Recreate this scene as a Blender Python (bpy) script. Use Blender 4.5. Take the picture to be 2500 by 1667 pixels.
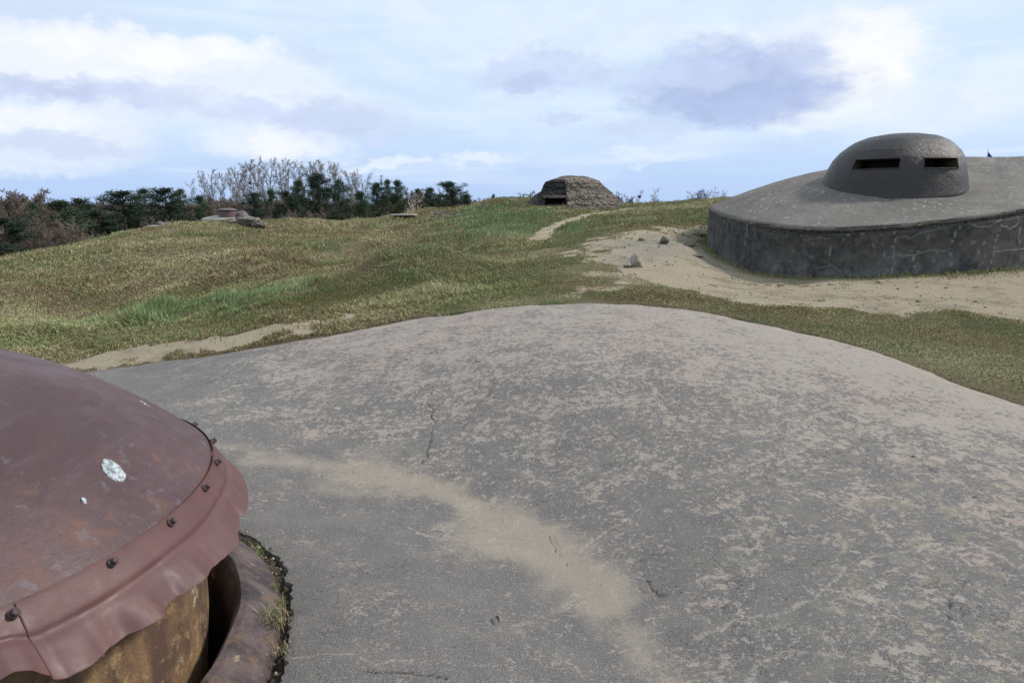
import bpy, math, random
import numpy as np
from mathutils import Vector, Matrix
random.seed(7); rng = np.random.default_rng(7)
for o in list(bpy.data.objects): bpy.data.objects.remove(o)
S = bpy.context.scene; COL = S.collection
PI = math.pi
# ------------------------------------------------------------------ camera
F = 1667.0; PITCH = math.atan((833.5-495)/F); EYE = 1.65
cam = bpy.data.cameras.new('camera'); camo = bpy.data.objects.new('camera', cam); COL.objects.link(camo)
cam.sensor_width = 36; cam.lens = 36*F/2500; cam.clip_start = .05; cam.clip_end = 9000
camo.location = (0, 0, EYE); camo.rotation_euler = (PI/2-PITCH, 0, 0); S.camera = camo
cp, sp = math.cos(PITCH), math.sin(PITCH)
def ray(px, py):
    dx = (px-1250)/F; dy = (833.5-py)/F
    return np.array([dx, cp+sp*dy, -sp+cp*dy])
def at(px, py, Y):                       # photo pixel + distance -> world point
    d = ray(px, py); return np.array([0, 0, EYE])+d*(Y/d[1])
def atz(px, py, z):
    d = ray(px, py); return np.array([0, 0, EYE])+d*((z-EYE)/d[2])
def proj(P):
    P = np.atleast_2d(np.asarray(P, float))-[0, 0, EYE]
    d = P@np.array([0, cp, -sp]); u = P@np.array([0, sp, cp])
    return np.stack([1250+F*P[:, 0]/d, 833.5-F*u/d], 1)
# ------------------------------------------------------------------ sky + sun
SUN_AZ, SUN_EL = math.radians(82), math.radians(40)      # azimuth from +Y towards +X
W = bpy.data.worlds.new("World"); S.world = W; W.use_nodes = True
nt = W.node_tree; N = nt.nodes; L = nt.links; N.clear()
class G:                                 # small node-building helper
    def __init__(s, tree): s.t = tree; s.n = tree.nodes; s.l = tree.links
    def put(s, inp, v):
        if v is None: return
        if isinstance(v, bpy.types.NodeSocket): s.l.new(v, inp)
        elif isinstance(v, (tuple, list)) and len(v) == 3 and inp.type == 'RGBA': inp.default_value = (*v, 1)
        else: inp.default_value = v
    def math(s, op, a, b=None, c=None, clamp=False):
        m = s.n.new('ShaderNodeMath'); m.operation = op; m.use_clamp = clamp
        for i, v in enumerate((a, b, c)): s.put(m.inputs[i], v)
        return m.outputs[0]
    def vmath(s, op, a, b=None):
        m = s.n.new('ShaderNodeVectorMath'); m.operation = op
        s.put(m.inputs[0], a); s.put(m.inputs[1], b)
        return m.outputs[0]
    def scale(s, v, k):
        m = s.n.new('ShaderNodeVectorMath'); m.operation = 'SCALE'; s.put(m.inputs[0], v); m.inputs['Scale'].default_value = k
        return m.outputs[0]
    def mix(s, f, a, b, mode='MIX'):
        m = s.n.new('ShaderNodeMix'); m.data_type = 'RGBA'; m.blend_type = mode; m.clamp_factor = True
        s.put(m.inputs[0], f); s.put(m.inputs[6], a); s.put(m.inputs[7], b); return m.outputs[2]
    def mr(s, v, a, b, c=0., d=1., smooth=True):
        m = s.n.new('ShaderNodeMapRange'); m.interpolation_type = 'SMOOTHSTEP' if smooth else 'LINEAR'
        s.put(m.inputs[0], v)
        for i, x in enumerate((a, b, c, d)): m.inputs[i+1].default_value = x
        return m.outputs[0]
    def noise(s, vec, sc, det=5, rough=.55, dist=0., out=0):
        m = s.n.new('ShaderNodeTexNoise'); s.put(m.inputs['Vector'], vec); m.inputs['Scale'].default_value = sc
        m.inputs['Detail'].default_value = det; m.inputs['Roughness'].default_value = rough; m.inputs['Distortion'].default_value = dist
        return m.outputs[out]
    def vor(s, vec, sc, feat='F1', out='Distance', rnd=1.):
        m = s.n.new('ShaderNodeTexVoronoi'); m.feature = feat; s.put(m.inputs['Vector'], vec)
        m.inputs['Scale'].default_value = sc; m.inputs['Randomness'].default_value = rnd
        return m.outputs[out]
    def attr(s, name):
        m = s.n.new('ShaderNodeAttribute'); m.attribute_name = name; return m
    def coord(s, kind='Object'): return s.n.new('ShaderNodeTexCoord').outputs[kind]
    def mapv(s, vec, sc=(1, 1, 1), rot=(0, 0, 0), loc=(0, 0, 0)):
        m = s.n.new('ShaderNodeMapping'); s.put(m.inputs[0], vec)
        m.inputs['Scale'].default_value = sc; m.inputs['Rotation'].default_value = rot; m.inputs['Location'].default_value = loc
        return m.outputs[0]
    def bump(s, h, strength=.5, dist=.01, nrm=None):
        m = s.n.new('ShaderNodeBump'); s.put(m.inputs['Height'], h); m.inputs['Strength'].default_value = strength
        m.inputs['Distance'].default_value = dist
        if nrm: s.put(m.inputs['Normal'], nrm)
        return m.outputs[0]
    def comb(s, x, y, z):
        m = s.n.new('ShaderNodeCombineXYZ')
        for i, v in enumerate((x, y, z)): s.put(m.inputs[i], v)
        return m.outputs[0]
    def sep(s, v):
        m = s.n.new('ShaderNodeSeparateXYZ'); s.put(m.inputs[0], v); return m.outputs
g = G(nt)
sky = N.new('ShaderNodeTexSky'); sky.sky_type = 'NISHITA'; sky.sun_disc = False
sky.sun_elevation = SUN_EL; sky.sun_rotation = SUN_AZ; sky.altitude = 380; sky.air_density = 1.0; sky.dust_density = 1.5; sky.ozone_density = 2
dirv = g.coord('Generated'); sx, sy, sz = g.sep(dirv)
az = g.math('ARCTAN2', sx, sy); el = g.math('ARCSINE', sz)
flat = g.comb(az, g.math('MULTIPLY', el, 2.6), 0.)
flat2 = g.comb(az, g.math('MULTIPLY', el, 1.7), 1.3)
w1 = g.noise(flat2, 6.5, 8, .62, 0, 1)
wx, wy, wz = g.sep(w1)
w2 = g.noise(flat2, 26.0, 6, .62, 0, 1); vx, vy, vz = g.sep(w2)
azw = g.math('ADD', az, g.math('ADD', g.math('MULTIPLY', g.math('SUBTRACT', wx, .5), .13), g.math('MULTIPLY', g.math('SUBTRACT', vx, .5), .055)))
elw = g.math('ADD', el, g.math('ADD', g.math('MULTIPLY', g.math('SUBTRACT', wy, .5), .085), g.math('MULTIPLY', g.math('SUBTRACT', vy, .5), .04)))
def srgb(r, gg, b): return tuple(((c/255+.055)/1.055)**2.4 if c > 10 else c/3294.6 for c in (r, gg, b))
def sk(r, gg, b): return tuple(c*10 for c in srgb(r, gg, b))
# blue sky lightly veiled: clear band low, thin bright cirrus above
col = g.mix(g.mr(el, 0.0, .14), sk(182, 209, 250), sk(208, 229, 252))
col = g.mix(g.mr(el, .12, .36), col, sk(214, 235, 252))
col = g.mix(.88, sky.outputs[0], col)
veil = g.math('MULTIPLY', g.mr(g.noise(flat, 2.6, 7, .6, .6), .40, .68), g.mr(el, .03, .14))
col = g.mix(g.math('MULTIPLY', veil, .75), col, sk(232, 241, 253))
bands = g.noise(g.comb(g.math('MULTIPLY', az, 1.0), g.math('MULTIPLY', el, 9.0), 3.0), 3.2, 6, .55, .4)
col = g.mix(g.math('MULTIPLY', g.math('MULTIPLY', g.mr(bands, .48, .66), g.mr(el, .0, .05)), .45), col, sk(226, 236, 252))
hi = g.math('MULTIPLY', g.mr(g.noise(flat, 6, 6, .6, .3), .5, .72), g.mr(el, .10, .25))
col = g.mix(g.math('MULTIPLY', hi, .28), col, sk(205, 216, 240))
LAV, GREY, WHT, LIT = sk(194, 207, 236), sk(172, 188, 224), sk(224, 232, 248), sk(238, 242, 251)
puff = g.mr(w1 if False else g.noise(flat2, 13, 6, .6, .3), .40, .62)
clouds = [  # px, py, half width, half height, colour, softness(0..1), opacity
 (60, 25, 420, 75, LAV, .9, .45), (1700, 60, 700, 70, WHT, .9, .35),
 (330, 175, 520, 80, WHT, .55, .85), (360, 112, 300, 42, LIT, .6, .85), (150, 150, 230, 60, LIT, .7, .6),
 (390, 245, 500, 34, LAV, .8, .75), (60, 212, 230, 22, GREY, .9, .4), (730, 262, 300, 55, WHT, .6, .6), (800, 288, 240, 42, LAV, .8, .75), (860, 318, 120, 18, LAV, .9, .5), (560, 262, 220, 26, LAV, .9, .5),
 (110, 320, 300, 58, WHT, .6, .85), (60, 290, 160, 28, LIT, .8, .6), (140, 352, 260, 20, LAV, .8, .6), (100, 400, 220, 26, WHT, .8, .6),
 (2030, 175, 210, 125, WHT, .5, .95), (2070, 155, 140, 90, LIT, .6, .95), (1880, 120, 180, 60, WHT, .7, .7),
 (1780, 205, 250, 85, GREY, .6, .95), (1860, 245, 230, 60, GREY, .7, .85), (1700, 178, 150, 36, LAV, .7, .8), (1930, 150, 90, 45, LAV, .9, .5),
 (1340, 182, 170, 44, LAV, .55, .8), (1320, 200, 110, 22, GREY, .8, .4), (1360, 292, 66, 26, LAV, .6, .75), (1550, 318, 105, 34, LAV, .6, .55),
 (690, 345, 170, 38, WHT, .6, .75), (710, 352, 90, 22, LIT, .8, .6), (940, 397, 130, 16, WHT, .7, .75), (1170, 400, 90, 15, WHT, .8, .6), (1580, 385, 120, 14, WHT, .8, .4),
 (1040, 320, 90, 10, LAV, .9, .5), (760, 140, 110, 24, LAV, .9, .4), (2250, 260, 260, 60, WHT, .9, .55), (2420, 200, 160, 80, WHT, .8, .5), (1950, 360, 200, 25, LAV, .9, .3),
]
for (px, py, hw, hh, c, soft, op) in clouds:
    d = ray(px, py); d /= np.linalg.norm(d)
    a0, e0 = math.atan2(d[0], d[1]), math.asin(d[2])
    hw /= (1+((px-1250)/F)**2); 
    A = g.math('MULTIPLY', g.math('SUBTRACT', azw, a0), F/hw); B = g.math('MULTIPLY', g.math('SUBTRACT', elw, e0), F/hh)
    q = g.math('SQRT', g.math('ADD', g.math('MULTIPLY', A, A), g.math('MULTIPLY', B, B)))
    k = g.mr(q, 1.25, 1.25-soft*1.1, 0, op)
    col = g.mix(k, col, g.mix(puff, c, tuple(min(v*1.09, 9.2) for v in c)))
bg = N.new('ShaderNodeBackground'); bg.inputs[1].default_value = .10; L.new(col, bg.inputs[0])
wo = N.new('ShaderNodeOutputWorld'); L.new(bg.outputs[0], wo.inputs[0])
sl = bpy.data.lights.new('sun', 'SUN'); sl.energy = 3.1; sl.angle = math.radians(7); sl.color = (1, .95, .88)
so = bpy.data.objects.new('sun', sl); COL.objects.link(so)
sdir = Vector((math.sin(SUN_AZ)*math.cos(SUN_EL), math.cos(SUN_AZ)*math.cos(SUN_EL), math.sin(SUN_EL)))
so.rotation_euler = sdir.to_track_quat('Z', 'Y').to_euler(); so.location = (20, 0, 30)
S.view_settings.view_transform = 'Standard'; S.view_settings.look = 'None'; S.view_settings.exposure = .12; S.view_settings.gamma = 1
# ------------------------------------------------------------------ helpers
def hash2(ix, iy, seed):
    h = (ix.astype(np.int64)*374761393+iy.astype(np.int64)*668265263+seed*1274126177) & 0xffffffff
    h = ((h ^ (h >> 13))*1274126177) & 0xffffffff
    return ((h ^ (h >> 16)) & 0xffffff)/float(0xffffff)
def vnoise(x, y, seed=0):
    x = np.asarray(x, float); y = np.asarray(y, float)
    ix, iy = np.floor(x), np.floor(y); fx, fy = x-ix, y-iy
    fx = fx*fx*(3-2*fx); fy = fy*fy*(3-2*fy)
    a, b, c, d = hash2(ix, iy, seed), hash2(ix+1, iy, seed), hash2(ix, iy+1, seed), hash2(ix+1, iy+1, seed)
    return (a*(1-fx)+b*fx)*(1-fy)+(c*(1-fx)+d*fx)*fy
def fbm(x, y, seed=0, octv=4):
    v = 0; a = .5; s = 0
    for i in range(octv):
        v = v+a*vnoise(np.asarray(x)*2**i+17*i, np.asarray(y)*2**i-9*i, seed+i); s += a; a *= .5
    return v/s
def sstep(a, b, x): t = np.clip((x-a)/(b-a), 0, 1); return t*t*(3-2*t)
def tag(o, label=None, cat=None, group=None, kind=None):
    if label: o['label'] = label
    if cat: o['category'] = cat
    if group: o['group'] = group
    if kind: o['kind'] = kind
    return o
def mesh_np(name, V, Fc, mat=None, parent=None, attrs=None, smooth=False, link=True):
    """V (n,3); Fc (m,k) int or list of such arrays"""
    if not isinstance(Fc, list): Fc = [Fc]
    Fc = [np.asarray(f, np.int32) for f in Fc if len(f)]
    me = bpy.data.meshes.new(name); V = np.asarray(V, np.float32)
    me.vertices.add(len(V)); me.vertices.foreach_set('co', V.ravel())
    nl = sum(f.size for f in Fc); me.loops.add(nl)
    me.loops.foreach_set('vertex_index', np.concatenate([f.ravel() for f in Fc]))
    st = []; off = 0; n = 0
    for f in Fc:
        st.append(off+np.arange(len(f))*f.shape[1]); off += f.size; n += len(f)
    me.polygons.add(n); me.polygons.foreach_set('loop_start', np.concatenate(st).astype(np.int32))
    me.update(calc_edges=True); me.validate()
    me.polygons.foreach_set('use_smooth', np.full(len(me.polygons), smooth))
    for k, v in (attrs or {}).items():
        v = np.asarray(v, np.float32)
        if v.ndim == 1: a = me.attributes.new(k, 'FLOAT', 'POINT'); a.data.foreach_set('value', v)
        else:
            a = me.attributes.new(k, 'FLOAT_COLOR', 'POINT')
            a.data.foreach_set('color', np.concatenate([v, np.ones((len(v), 1), np.float32)], 1).ravel())
    if mat: me.materials.append(mat)
    o = bpy.data.objects.new(name, me)
    if link: COL.objects.link(o)
    if parent: o.parent = parent
    return o
def empty(name, loc=(0, 0, 0), rz=0):
    o = bpy.data.objects.new(name, None); COL.objects.link(o); o.location = loc; o.rotation_euler = (0, 0, rz); o.empty_display_size = .3
    return o
def gridq(nr, nc, wrap=False):           # quads of an nr x nc vertex grid
    i = np.arange(nr-1)[:, None]; j = np.arange(nc if wrap else nc-1)[None]
    j2 = (j+1) % nc
    return np.stack([(i*nc+j), (i*nc+j2), ((i+1)*nc+j2), ((i+1)*nc+j)], -1).reshape(-1, 4)
def newmat(name, rough=.8):
    m = bpy.data.materials.new(name); m.use_nodes = True
    b = m.node_tree.nodes['Principled BSDF']; b.inputs['Roughness'].default_value = rough
    b.inputs['Specular IOR Level'].default_value = .3
    return m, G(m.node_tree), b
def merge(parts):                        # list of (V, F) with same face size -> one
    V = []; Fc = []; n = 0
    for v, f in parts: V.append(v); Fc.append(np.asarray(f)+n); n += len(v)
    return np.concatenate(V), np.concatenate(Fc)
def segdist(X, Y, pts):
    d = np.full(X.shape, 1e9)
    for (ax, ay), (bx, by) in zip(pts[:-1], pts[1:]):
        ex, ey = bx-ax, by-ay; t = np.clip(((X-ax)*ex+(Y-ay)*ey)/(ex*ex+ey*ey+1e-12), 0, 1)
        d = np.minimum(d, np.hypot(X-ax-t*ex, Y-ay-t*ey))
    return d
def sdpoly(X, Y, pts):                   # + inside, - outside
    P = list(pts)+[pts[0]]; d = segdist(X, Y, P); ins = np.zeros(X.shape, bool)
    for (ax, ay), (bx, by) in zip(P[:-1], P[1:]):
        c = ((ay > Y) != (by > Y)) & (X < (bx-ax)*(Y-ay)/(by-ay+1e-12)+ax); ins ^= c
    return np.where(ins, d, -d)
def tps(C, z, lam=0.):
    n = len(C); r = np.linalg.norm(C[:, None]-C[None], axis=2); K = np.where(r > 0, r*r*np.log(r+1e-12), 0)+lam*np.eye(n)
    Pm = np.concatenate([np.ones((n, 1)), C], 1); A = np.block([[K, Pm], [Pm.T, np.zeros((3, 3))]])
    w = np.linalg.solve(A, np.concatenate([z, np.zeros(3)]))
    def ev(Q):
        out = np.empty(len(Q))
        for i in range(0, len(Q), 40000):
            q = Q[i:i+40000]; r = np.linalg.norm(q[:, None]-C[None], axis=2)
            out[i:i+40000] = np.where(r > 0, r*r*np.log(r+1e-12), 0)@w[:n]+w[n]+q@w[n+1:]
        return out
    return ev
# ------------------------------------------------------------------ slab surface
CX, CY = -2.296, 2.124                   # turret axis
edge_px = [(200, 905, -.10), (400, 880, -.03), (600, 850, .07), (800, 815, .17), (1000, 778, .29), (1200, 753, .39), (1330, 743, .44), (1450, 740, .46), (1580, 744, .47),
           (1700, 757, .46), (1900, 797, .42), (2050, 831, .37), (2200, 880, .31), (2350, 935, .23), (2500, 985, .15)]
EW = [atz(*e) for e in edge_px]
slab_out = [tuple(p) for p in EW]+[(4.6, 3.9, .06), (5.0, 2.0, 0), (4.8, -.5, -.05), (3.2, -3, -.1), (0, -4.2, -.1), (-3.5, -3.6, -.1), (-6.4, -1.5, -.15), (-7.4, 1.5, -.2), (-7.0, 4.4, -.2), (-5.9, 6.2, -.15)]
slab_in = [atz(900, 1150, -.05), atz(650, 1130, -.03), atz(1150, 1190, -.06), atz(1350, 1330, -.06), atz(1550, 1600, -.06), atz(700, 1450, .0), atz(1000, 1450, 0), atz(1200, 1640, -.03),
           atz(1700, 1100, .14), atz(2300, 1300, .10), atz(1400, 900, .33), atz(1000, 920, .17), atz(700, 960, .05), atz(2000, 950, .28), atz(1600, 1200, .06), atz(2000, 1600, .02), atz(1350, 1100, .06),
           (-3.8, 3.0, 0), (-2.3, .4, 0), (-.7, 1.5, 0), (-3.8, .8, 0), (0, 0, 0), (2, 0, .02), (-2.3, 3.8, 0)]
SC = np.array([p for p in slab_out]+[tuple(p) for p in slab_in])
slab_ev = tps(SC[:, :2], SC[:, 2], .02)
def slab_z(X, Y):
    sh = np.shape(X); return slab_ev(np.stack([np.ravel(X), np.ravel(Y)], 1)).reshape(sh)
OUT2 = []                                # smooth closed outline
def catmull(P, n=8):
    P = np.array(P, float); m = len(P); out = []
    for i in range(m):
        a, b, c, d = P[i-1], P[i], P[(i+1) % m], P[(i+2) % m]
        for t in np.arange(n)/n:
            out.append(.5*((2*b)+(-a+c)*t+(2*a-5*b+4*c-d)*t*t+(-a+3*b-3*c+d)*t**3))
    return np.array(out)
OUT2 = catmull([p[:2] for p in slab_out], 8)
# ------------------------------------------------------------------ bunker plan (needed by terrain)
BPLAN = catmull([(4.33, 15.2), (4.32, 13.7), (4.62, 12.55), (5.3, 11.75), (6.3, 11.32), (7.6, 11.3), (8.95, 11.7), (10.6, 12.1), (12.6, 12.3), (15, 13), (16.8, 14.8), (17.2, 17.3), (15.6, 20), (12.4, 21.6), (9.2, 21.4), (7.0, 20.2), (5.5, 18.2), (4.72, 16.4)], 16)
top_px = np.array([(1728, 508), (1758, 524), (1813, 539), (1849, 546), (1957, 556), (2048, 557), (2192, 549), (2300, 537), (2409, 524), (2500, 508)], float)
bas_px = np.array([(1728, 611), (1766, 647), (1813, 678), (1903, 688), (1993, 689), (2084, 684), (2192, 672), (2264, 674), (2337, 665), (2445, 651), (2500, 643)], float)
# ------------------------------------------------------------------ terrain
ctrl = [at(*c) for c in [
 (150, 885, 7.5), (400, 862, 7.5), (700, 808, 7.9), (0, 860, 8.0), (0, 800, 10.2), (0, 740, 13.5), (0, 700, 16), (0, 660, 19), (0, 628, 22),
 (300, 800, 9.3), (300, 740, 12.6), (300, 690, 16.5), (300, 640, 20.5), (300, 590, 25), (300, 572, 27.5), (150, 605, 24.5), (420, 556, 31), (392, 558, 31), (350, 566, 29),
 (600, 770, 9.6), (600, 720, 12.5), (600, 680, 15.5), (600, 630, 20), (600, 585, 25), (600, 556, 30), (520, 538, 33), (700, 535, 36), (640, 550, 33),
 (850, 543, 36), (850, 600, 24), (850, 650, 17.5), (850, 700, 12.6), (850, 740, 10.3), (1000, 690, 12), (1000, 640, 15), (1100, 600, 18), (1100, 560, 25),
 (950, 535, 35), (1010, 528, 35), (1060, 506, 40), (1120, 515, 36), (1050, 532, 35), (1100, 524, 33), (1200, 500, 36), (1180, 499, 38), (1145, 506, 38), (1213, 484, 40), (1245, 483, 40), (1250, 515, 30), (1250, 550, 24), (1250, 600, 17), (1250, 650, 13),
 (1250, 700, 10.2), (1325, 572, 20), (1400, 532, 26), (1500, 514, 30), (1400, 507, 31.5), (1290, 499, 32.5), (1520, 504, 32), (1600, 499, 37), (1670, 498, 39), (1735, 490, 40),
 (1600, 520, 25), (1600, 556, 17), (1500, 572, 16), (1500, 620, 12.5), (1500, 700, 9.6), (1620, 590, 14), (1690, 600, 14), (1700, 560, 18), (1700, 735, 8.8), (1400, 640, 12),
 (1728, 611, 15.2), (1775, 655, 12.9), (1840, 690, 11.7), (1993, 692, 11.2), (2192, 680, 11.1), (2337, 666, 11.3), (2500, 643, 12.0),
 (1800, 742, 8.6), (2000, 745, 8.8), (2200, 745, 8.9), (2500, 745, 9.1), (2300, 850, 6.5), (2500, 900, 5.9), (2500, 690, 10.5),
]]
ctrl += [tuple(p) for p in EW]
def pol(px, Y, z): x = (px-1250)/F*Y; return (x, Y, z)
ctrl += [pol(0, 30, -1.3), pol(0, 60, -4), pol(300, 37, -.8), pol(300, 60, -3.6), pol(600, 46, -.3), pol(600, 75, -3.5), pol(850, 50, -.5), pol(850, 78, -3.5), pol(1100, 56, -.3), pol(1100, 85, -3.5),
         pol(1400, 46, .9), pol(1400, 80, -3), pol(1700, 50, 1.0), pol(1700, 80, -3), pol(2200, 45, .8), pol(2500, 30, 1.2), pol(1250, 46, .9), (6, 25, 1.4), (13, 24, 1.5), (18, 14, .9), (14, 8, .4),
         (7, 3, .0), (8, -5, -.1), (-9.5, 3, -.4), (-10, -5, -.4), (0, -10, -.2), (25, 10, .6), (-25, 10, -2), (-45, 40, -4.5), (60, 50, -2), (60, 90, -5), (-60, 90, -6), (90, 20, -4), (-60, 0, -4), (40, -40, -3), (0, -60, -3), (-40, -40, -4), (0, 120, -5), (1.5, 1, -.1), (-1, -1, -.1), (0, 3, -.1)]
CT = np.array(ctrl)
def lp(x, y): return np.stack([np.arctan2(x, y)*2.2, np.log(np.hypot(x, y)+.5)], -1)
ter_ev = tps(lp(CT[:, 0], CT[:, 1]), CT[:, 2], .004)
def terrain_base(X, Y):
    X = np.asarray(X, float); Y = np.asarray(Y, float); sh = X.shape; x = X.ravel(); y = Y.ravel(); r = np.hypot(x, y)
    z = ter_ev(lp(x, y))
    far = sstep(95, 150, r); z = np.where(r > 95, z*(1-far)+(-9)*far, z); z = np.clip(z, -14, 4)
    so_ = -sdpoly(x, y, OUT2)                                  # distance outside the slab
    # shell-torn ground: rounded craters and humps, strongest in the left field
    bear = np.arctan2(x, y)
    left = 1-sstep(-.12, .04, bear-.006*(r-20)); amp = sstep(8.5, 13, r)*(.10+.50*left)*np.clip(r/22, .4, 1.2)*(1-.72*sstep(19, 28, r))*(1-sstep(60, 90, r))
    yard = sstep(.05, .2, bear)*(1-sstep(15, 20, r)); amp = amp*(1-.85*yard)
    n1 = fbm(x/3.4+3, y/4.4, 3, 2)-.5; n2 = fbm(x/1.3, y/1.6, 11, 3)-.5
    ridge = 1-np.abs(fbm(x/4.0+9, y/5.0+4, 23, 2)*2-1)*2.2
    z = z+amp*(n1*(2.3+1.0*(1-sstep(15, 22, r)))+n2*.62+(ridge-.62)*.45-.10)+sstep(.1, 1.5, so_)*(fbm(x*1.7, y*1.7, 31, 3)-.5)*.07*(1-sstep(120, 200, r))
    ins = -so_; z = z-.45*sstep(-.02, .35, ins)                 # tuck under the slab
    pit = 1-sstep(1.3, 1.6, np.hypot(x-CX, y-CY)); z = z-1.2*pit
    bi = sdpoly(x, y, BPLAN[::4]); z = z-.3*sstep(.1, .6, bi)
    return z.reshape(sh)
def hit(px, py, r0=4, r1=60):
    d = ray(px, py); t = np.exp(np.linspace(math.log(r0), math.log(r1), 900))/np.hypot(d[0], d[1])
    P = np.array([0, 0, EYE])+d*t[:, None]; h = terrain_base(P[:, 0], P[:, 1]); k = np.argmax(P[:, 2] < h)
    return P[k] if k else P[-1]
def hp(pts, **k): return [tuple(hit(px, py, **k)[:2]) for px, py in pts]
yard_poly = hp([(1400, 625), (1430, 600), (1500, 572), (1560, 560), (1728, 556), (1735, 600)])+[(4.6, 14.0), (5, 13.5), (8, 13), (13, 14)]+hp([(2490, 765), (2200, 768), (1950, 748), (1800, 738), (1690, 712), (1560, 690), (1480, 655)])
gravel_poly = hp([(1470, 610), (1560, 572), (1720, 570), (1728, 640), (1650, 655), (1500, 650)])
strip_poly = hp([(120, 893), (300, 852), (480, 823), (640, 800), (800, 778), (850, 768), (885, 772), (800, 806), (560, 846), (380, 874), (200, 899)], r0=6.4)
path_line = hp([(1318, 585), (1328, 568), (1350, 555), (1380, 542), (1420, 529), (1470, 520), (1540, 509), (1600, 504)])
path2 = hp([(850, 768), (900, 748), (950, 725)])
green_poly = hp([(0, 852), (0, 800), (250, 756), (500, 712), (800, 684), (1000, 655), (1150, 600), (1200, 610), (1060, 680), (850, 735), (600, 778), (300, 815), (100, 842)])
green2 = hp([(1060, 548), (1150, 510), (1290, 505), (1350, 520), (1380, 540), (1330, 575), (1200, 585), (1100, 575)])
green3 = hp([(1350, 575), (1380, 548), (1440, 545), (1480, 560), (1420, 590)])
moss_poly = hp([(700, 745), (830, 700), (960, 690), (980, 700), (880, 735), (760, 780)])
brownish = hp([(0, 740), (0, 680), (150, 665), (420, 670), (480, 690), (300, 730), (100, 760)])
def masks(x, y):
    r = np.hypot(x, y); wob = (fbm(x*1.1, y*1.1, 41, 4)-.5); wob2 = (fbm(x*5, y*5, 47, 3)-.5)
    k = np.clip(r/10, .6, 3)
    D = lambda P, w=.35, s=1.: sstep(-w*k, w*k, sdpoly(x, y, P)+(wob*1.3*s+wob2*.5)*k)
    dirt = D(yard_poly, .30)
    dirt = np.maximum(dirt, D(strip_poly, .12, .35))
    dirt = np.maximum(dirt, 1-sstep(.16, .48, segdist(x, y, path_line)+wob2*.25))
    dirt = np.maximum(dirt, .45*(1-sstep(.06, .3, segdist(x, y, path2)+wob2*.5)))
    dirt = np.maximum(dirt, sstep(.60, .72, fbm(x*.8+5, y*.8, 53, 4))*.7*sstep(.0, .3, np.arctan2(x, y)+.15)*(1-sstep(10, 14, r)))
    gravel = D(gravel_poly, .5)*dirt
    gn = fbm(x*.45+20, y*.45, 61, 4)
    green = sstep(.46, .60, gn+.0)*.55
    green = np.maximum(green, D(green_poly, .9)*(.68+.32*sstep(.38, .56, fbm(x*1.3, y*1.3, 67, 4))))
    green = np.maximum(green, D(green2, .5)*.95); green = np.maximum(green, D(green3, .4)*.9)
    moss = D(moss_poly, .3, .4)
    green = green*(1-.8*D(brownish, 1.))
    brown = np.maximum(D(brownish, 1.)*.9, sstep(.48, .60, fbm(x*.33-7, y*.33+3, 71, 4)))
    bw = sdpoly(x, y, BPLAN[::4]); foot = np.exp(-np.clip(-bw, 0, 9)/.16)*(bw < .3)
    return dict(dirt=dirt, gravel=gravel, green=green, moss=moss, brown=brown, foot=foot)
# grid: fan of bearings, fine inside the view
b1 = np.linspace(-.80, .80, 900); b2 = np.linspace(.80, 2*PI-.80, 120)[1:-1]; BE = np.concatenate([b1, b2])
RR = np.exp(np.linspace(math.log(.8), math.log(260), 520)); RR = np.concatenate([RR, [400, 700, 1300, 2500, 5000]])
Rg, Bg = np.meshgrid(RR, BE, indexing='ij'); X = Rg*np.sin(Bg); Y = Rg*np.cos(Bg)
Z = terrain_base(X, Y); m = masks(X.ravel(), Y.ravel())
V = np.stack([X, Y, Z], -1).reshape(-1, 3)
# ground material
GM, g, b = newmat('ground', .95)
P = g.coord('Object'); A = {k: g.attr(k).outputs['Fac'] for k in ('dirt', 'gravel', 'green', 'moss', 'brown', 'foot')}
n1 = g.noise(P, 3., 6, .65); n2 = g.noise(P, 22., 5, .7); n3 = g.noise(P, 90, 3, .7)
straw = g.mix(n2, (.11, .088, .045), (.33, .265, .155)); straw = g.mix(g.math('MULTIPLY', A['brown'], .6), straw, (.13, .085, .048))
grn = g.mix(n2, (.05, .062, .022), (.13, .15, .06)); grn = g.mix(g.math('MULTIPLY', A['moss'], .7), grn, (.085, .085, .02))
gmix = g.mr(g.math('ADD', A['green'], g.math('MULTIPLY', g.math('SUBTRACT', n1, .5), 1.2)), .25, .65)
c = g.mix(gmix, straw, grn)
dirt = g.mix(n2, (.40, .32, .205), (.70, .59, .43)); dirt = g.mix(g.mr(g.noise(P, 1.4, 6, .7), .48, .66, 0, .75), dirt, g.mix(n2, (.24, .18, .115), (.40, .32, .225)))
peb = g.vor(P, 26, 'F1', 'Color'); pg = g.mix(g.math('MULTIPLY', A['gravel'], .5), dirt, g.mix(g.sep(peb)[0], (.16, .145, .13), (.46, .43, .39)))
dm = g.mr(g.math('ADD', A['dirt'], g.math('ADD', g.math('MULTIPLY', g.math('SUBTRACT', n2, .5), .9), g.math('MULTIPLY', g.math('SUBTRACT', n1, .5), .7))), .38, .62)
c = g.mix(dm, c, pg)
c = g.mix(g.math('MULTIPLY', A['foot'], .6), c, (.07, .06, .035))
chips = g.math('MULTIPLY', g.mr(g.vor(P, 15, 'F1'), .22, .12), g.math('MULTIPLY', dm, .75))
c = g.mix(chips, c, (.55, .51, .45))
L_ = g.l; g.put(b.inputs['Base Color'], c)
g.put(b.inputs['Normal'], g.bump(g.math('ADD', n2, g.math('ADD', g.math('MULTIPLY', n3, .6), g.math('MULTIPLY', chips, .5))), 1., .09))
ground = mesh_np('ground', V, [gridq(len(RR), len(BE), True)], GM, attrs=m, smooth=True); tag(ground, kind='structure')
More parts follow.
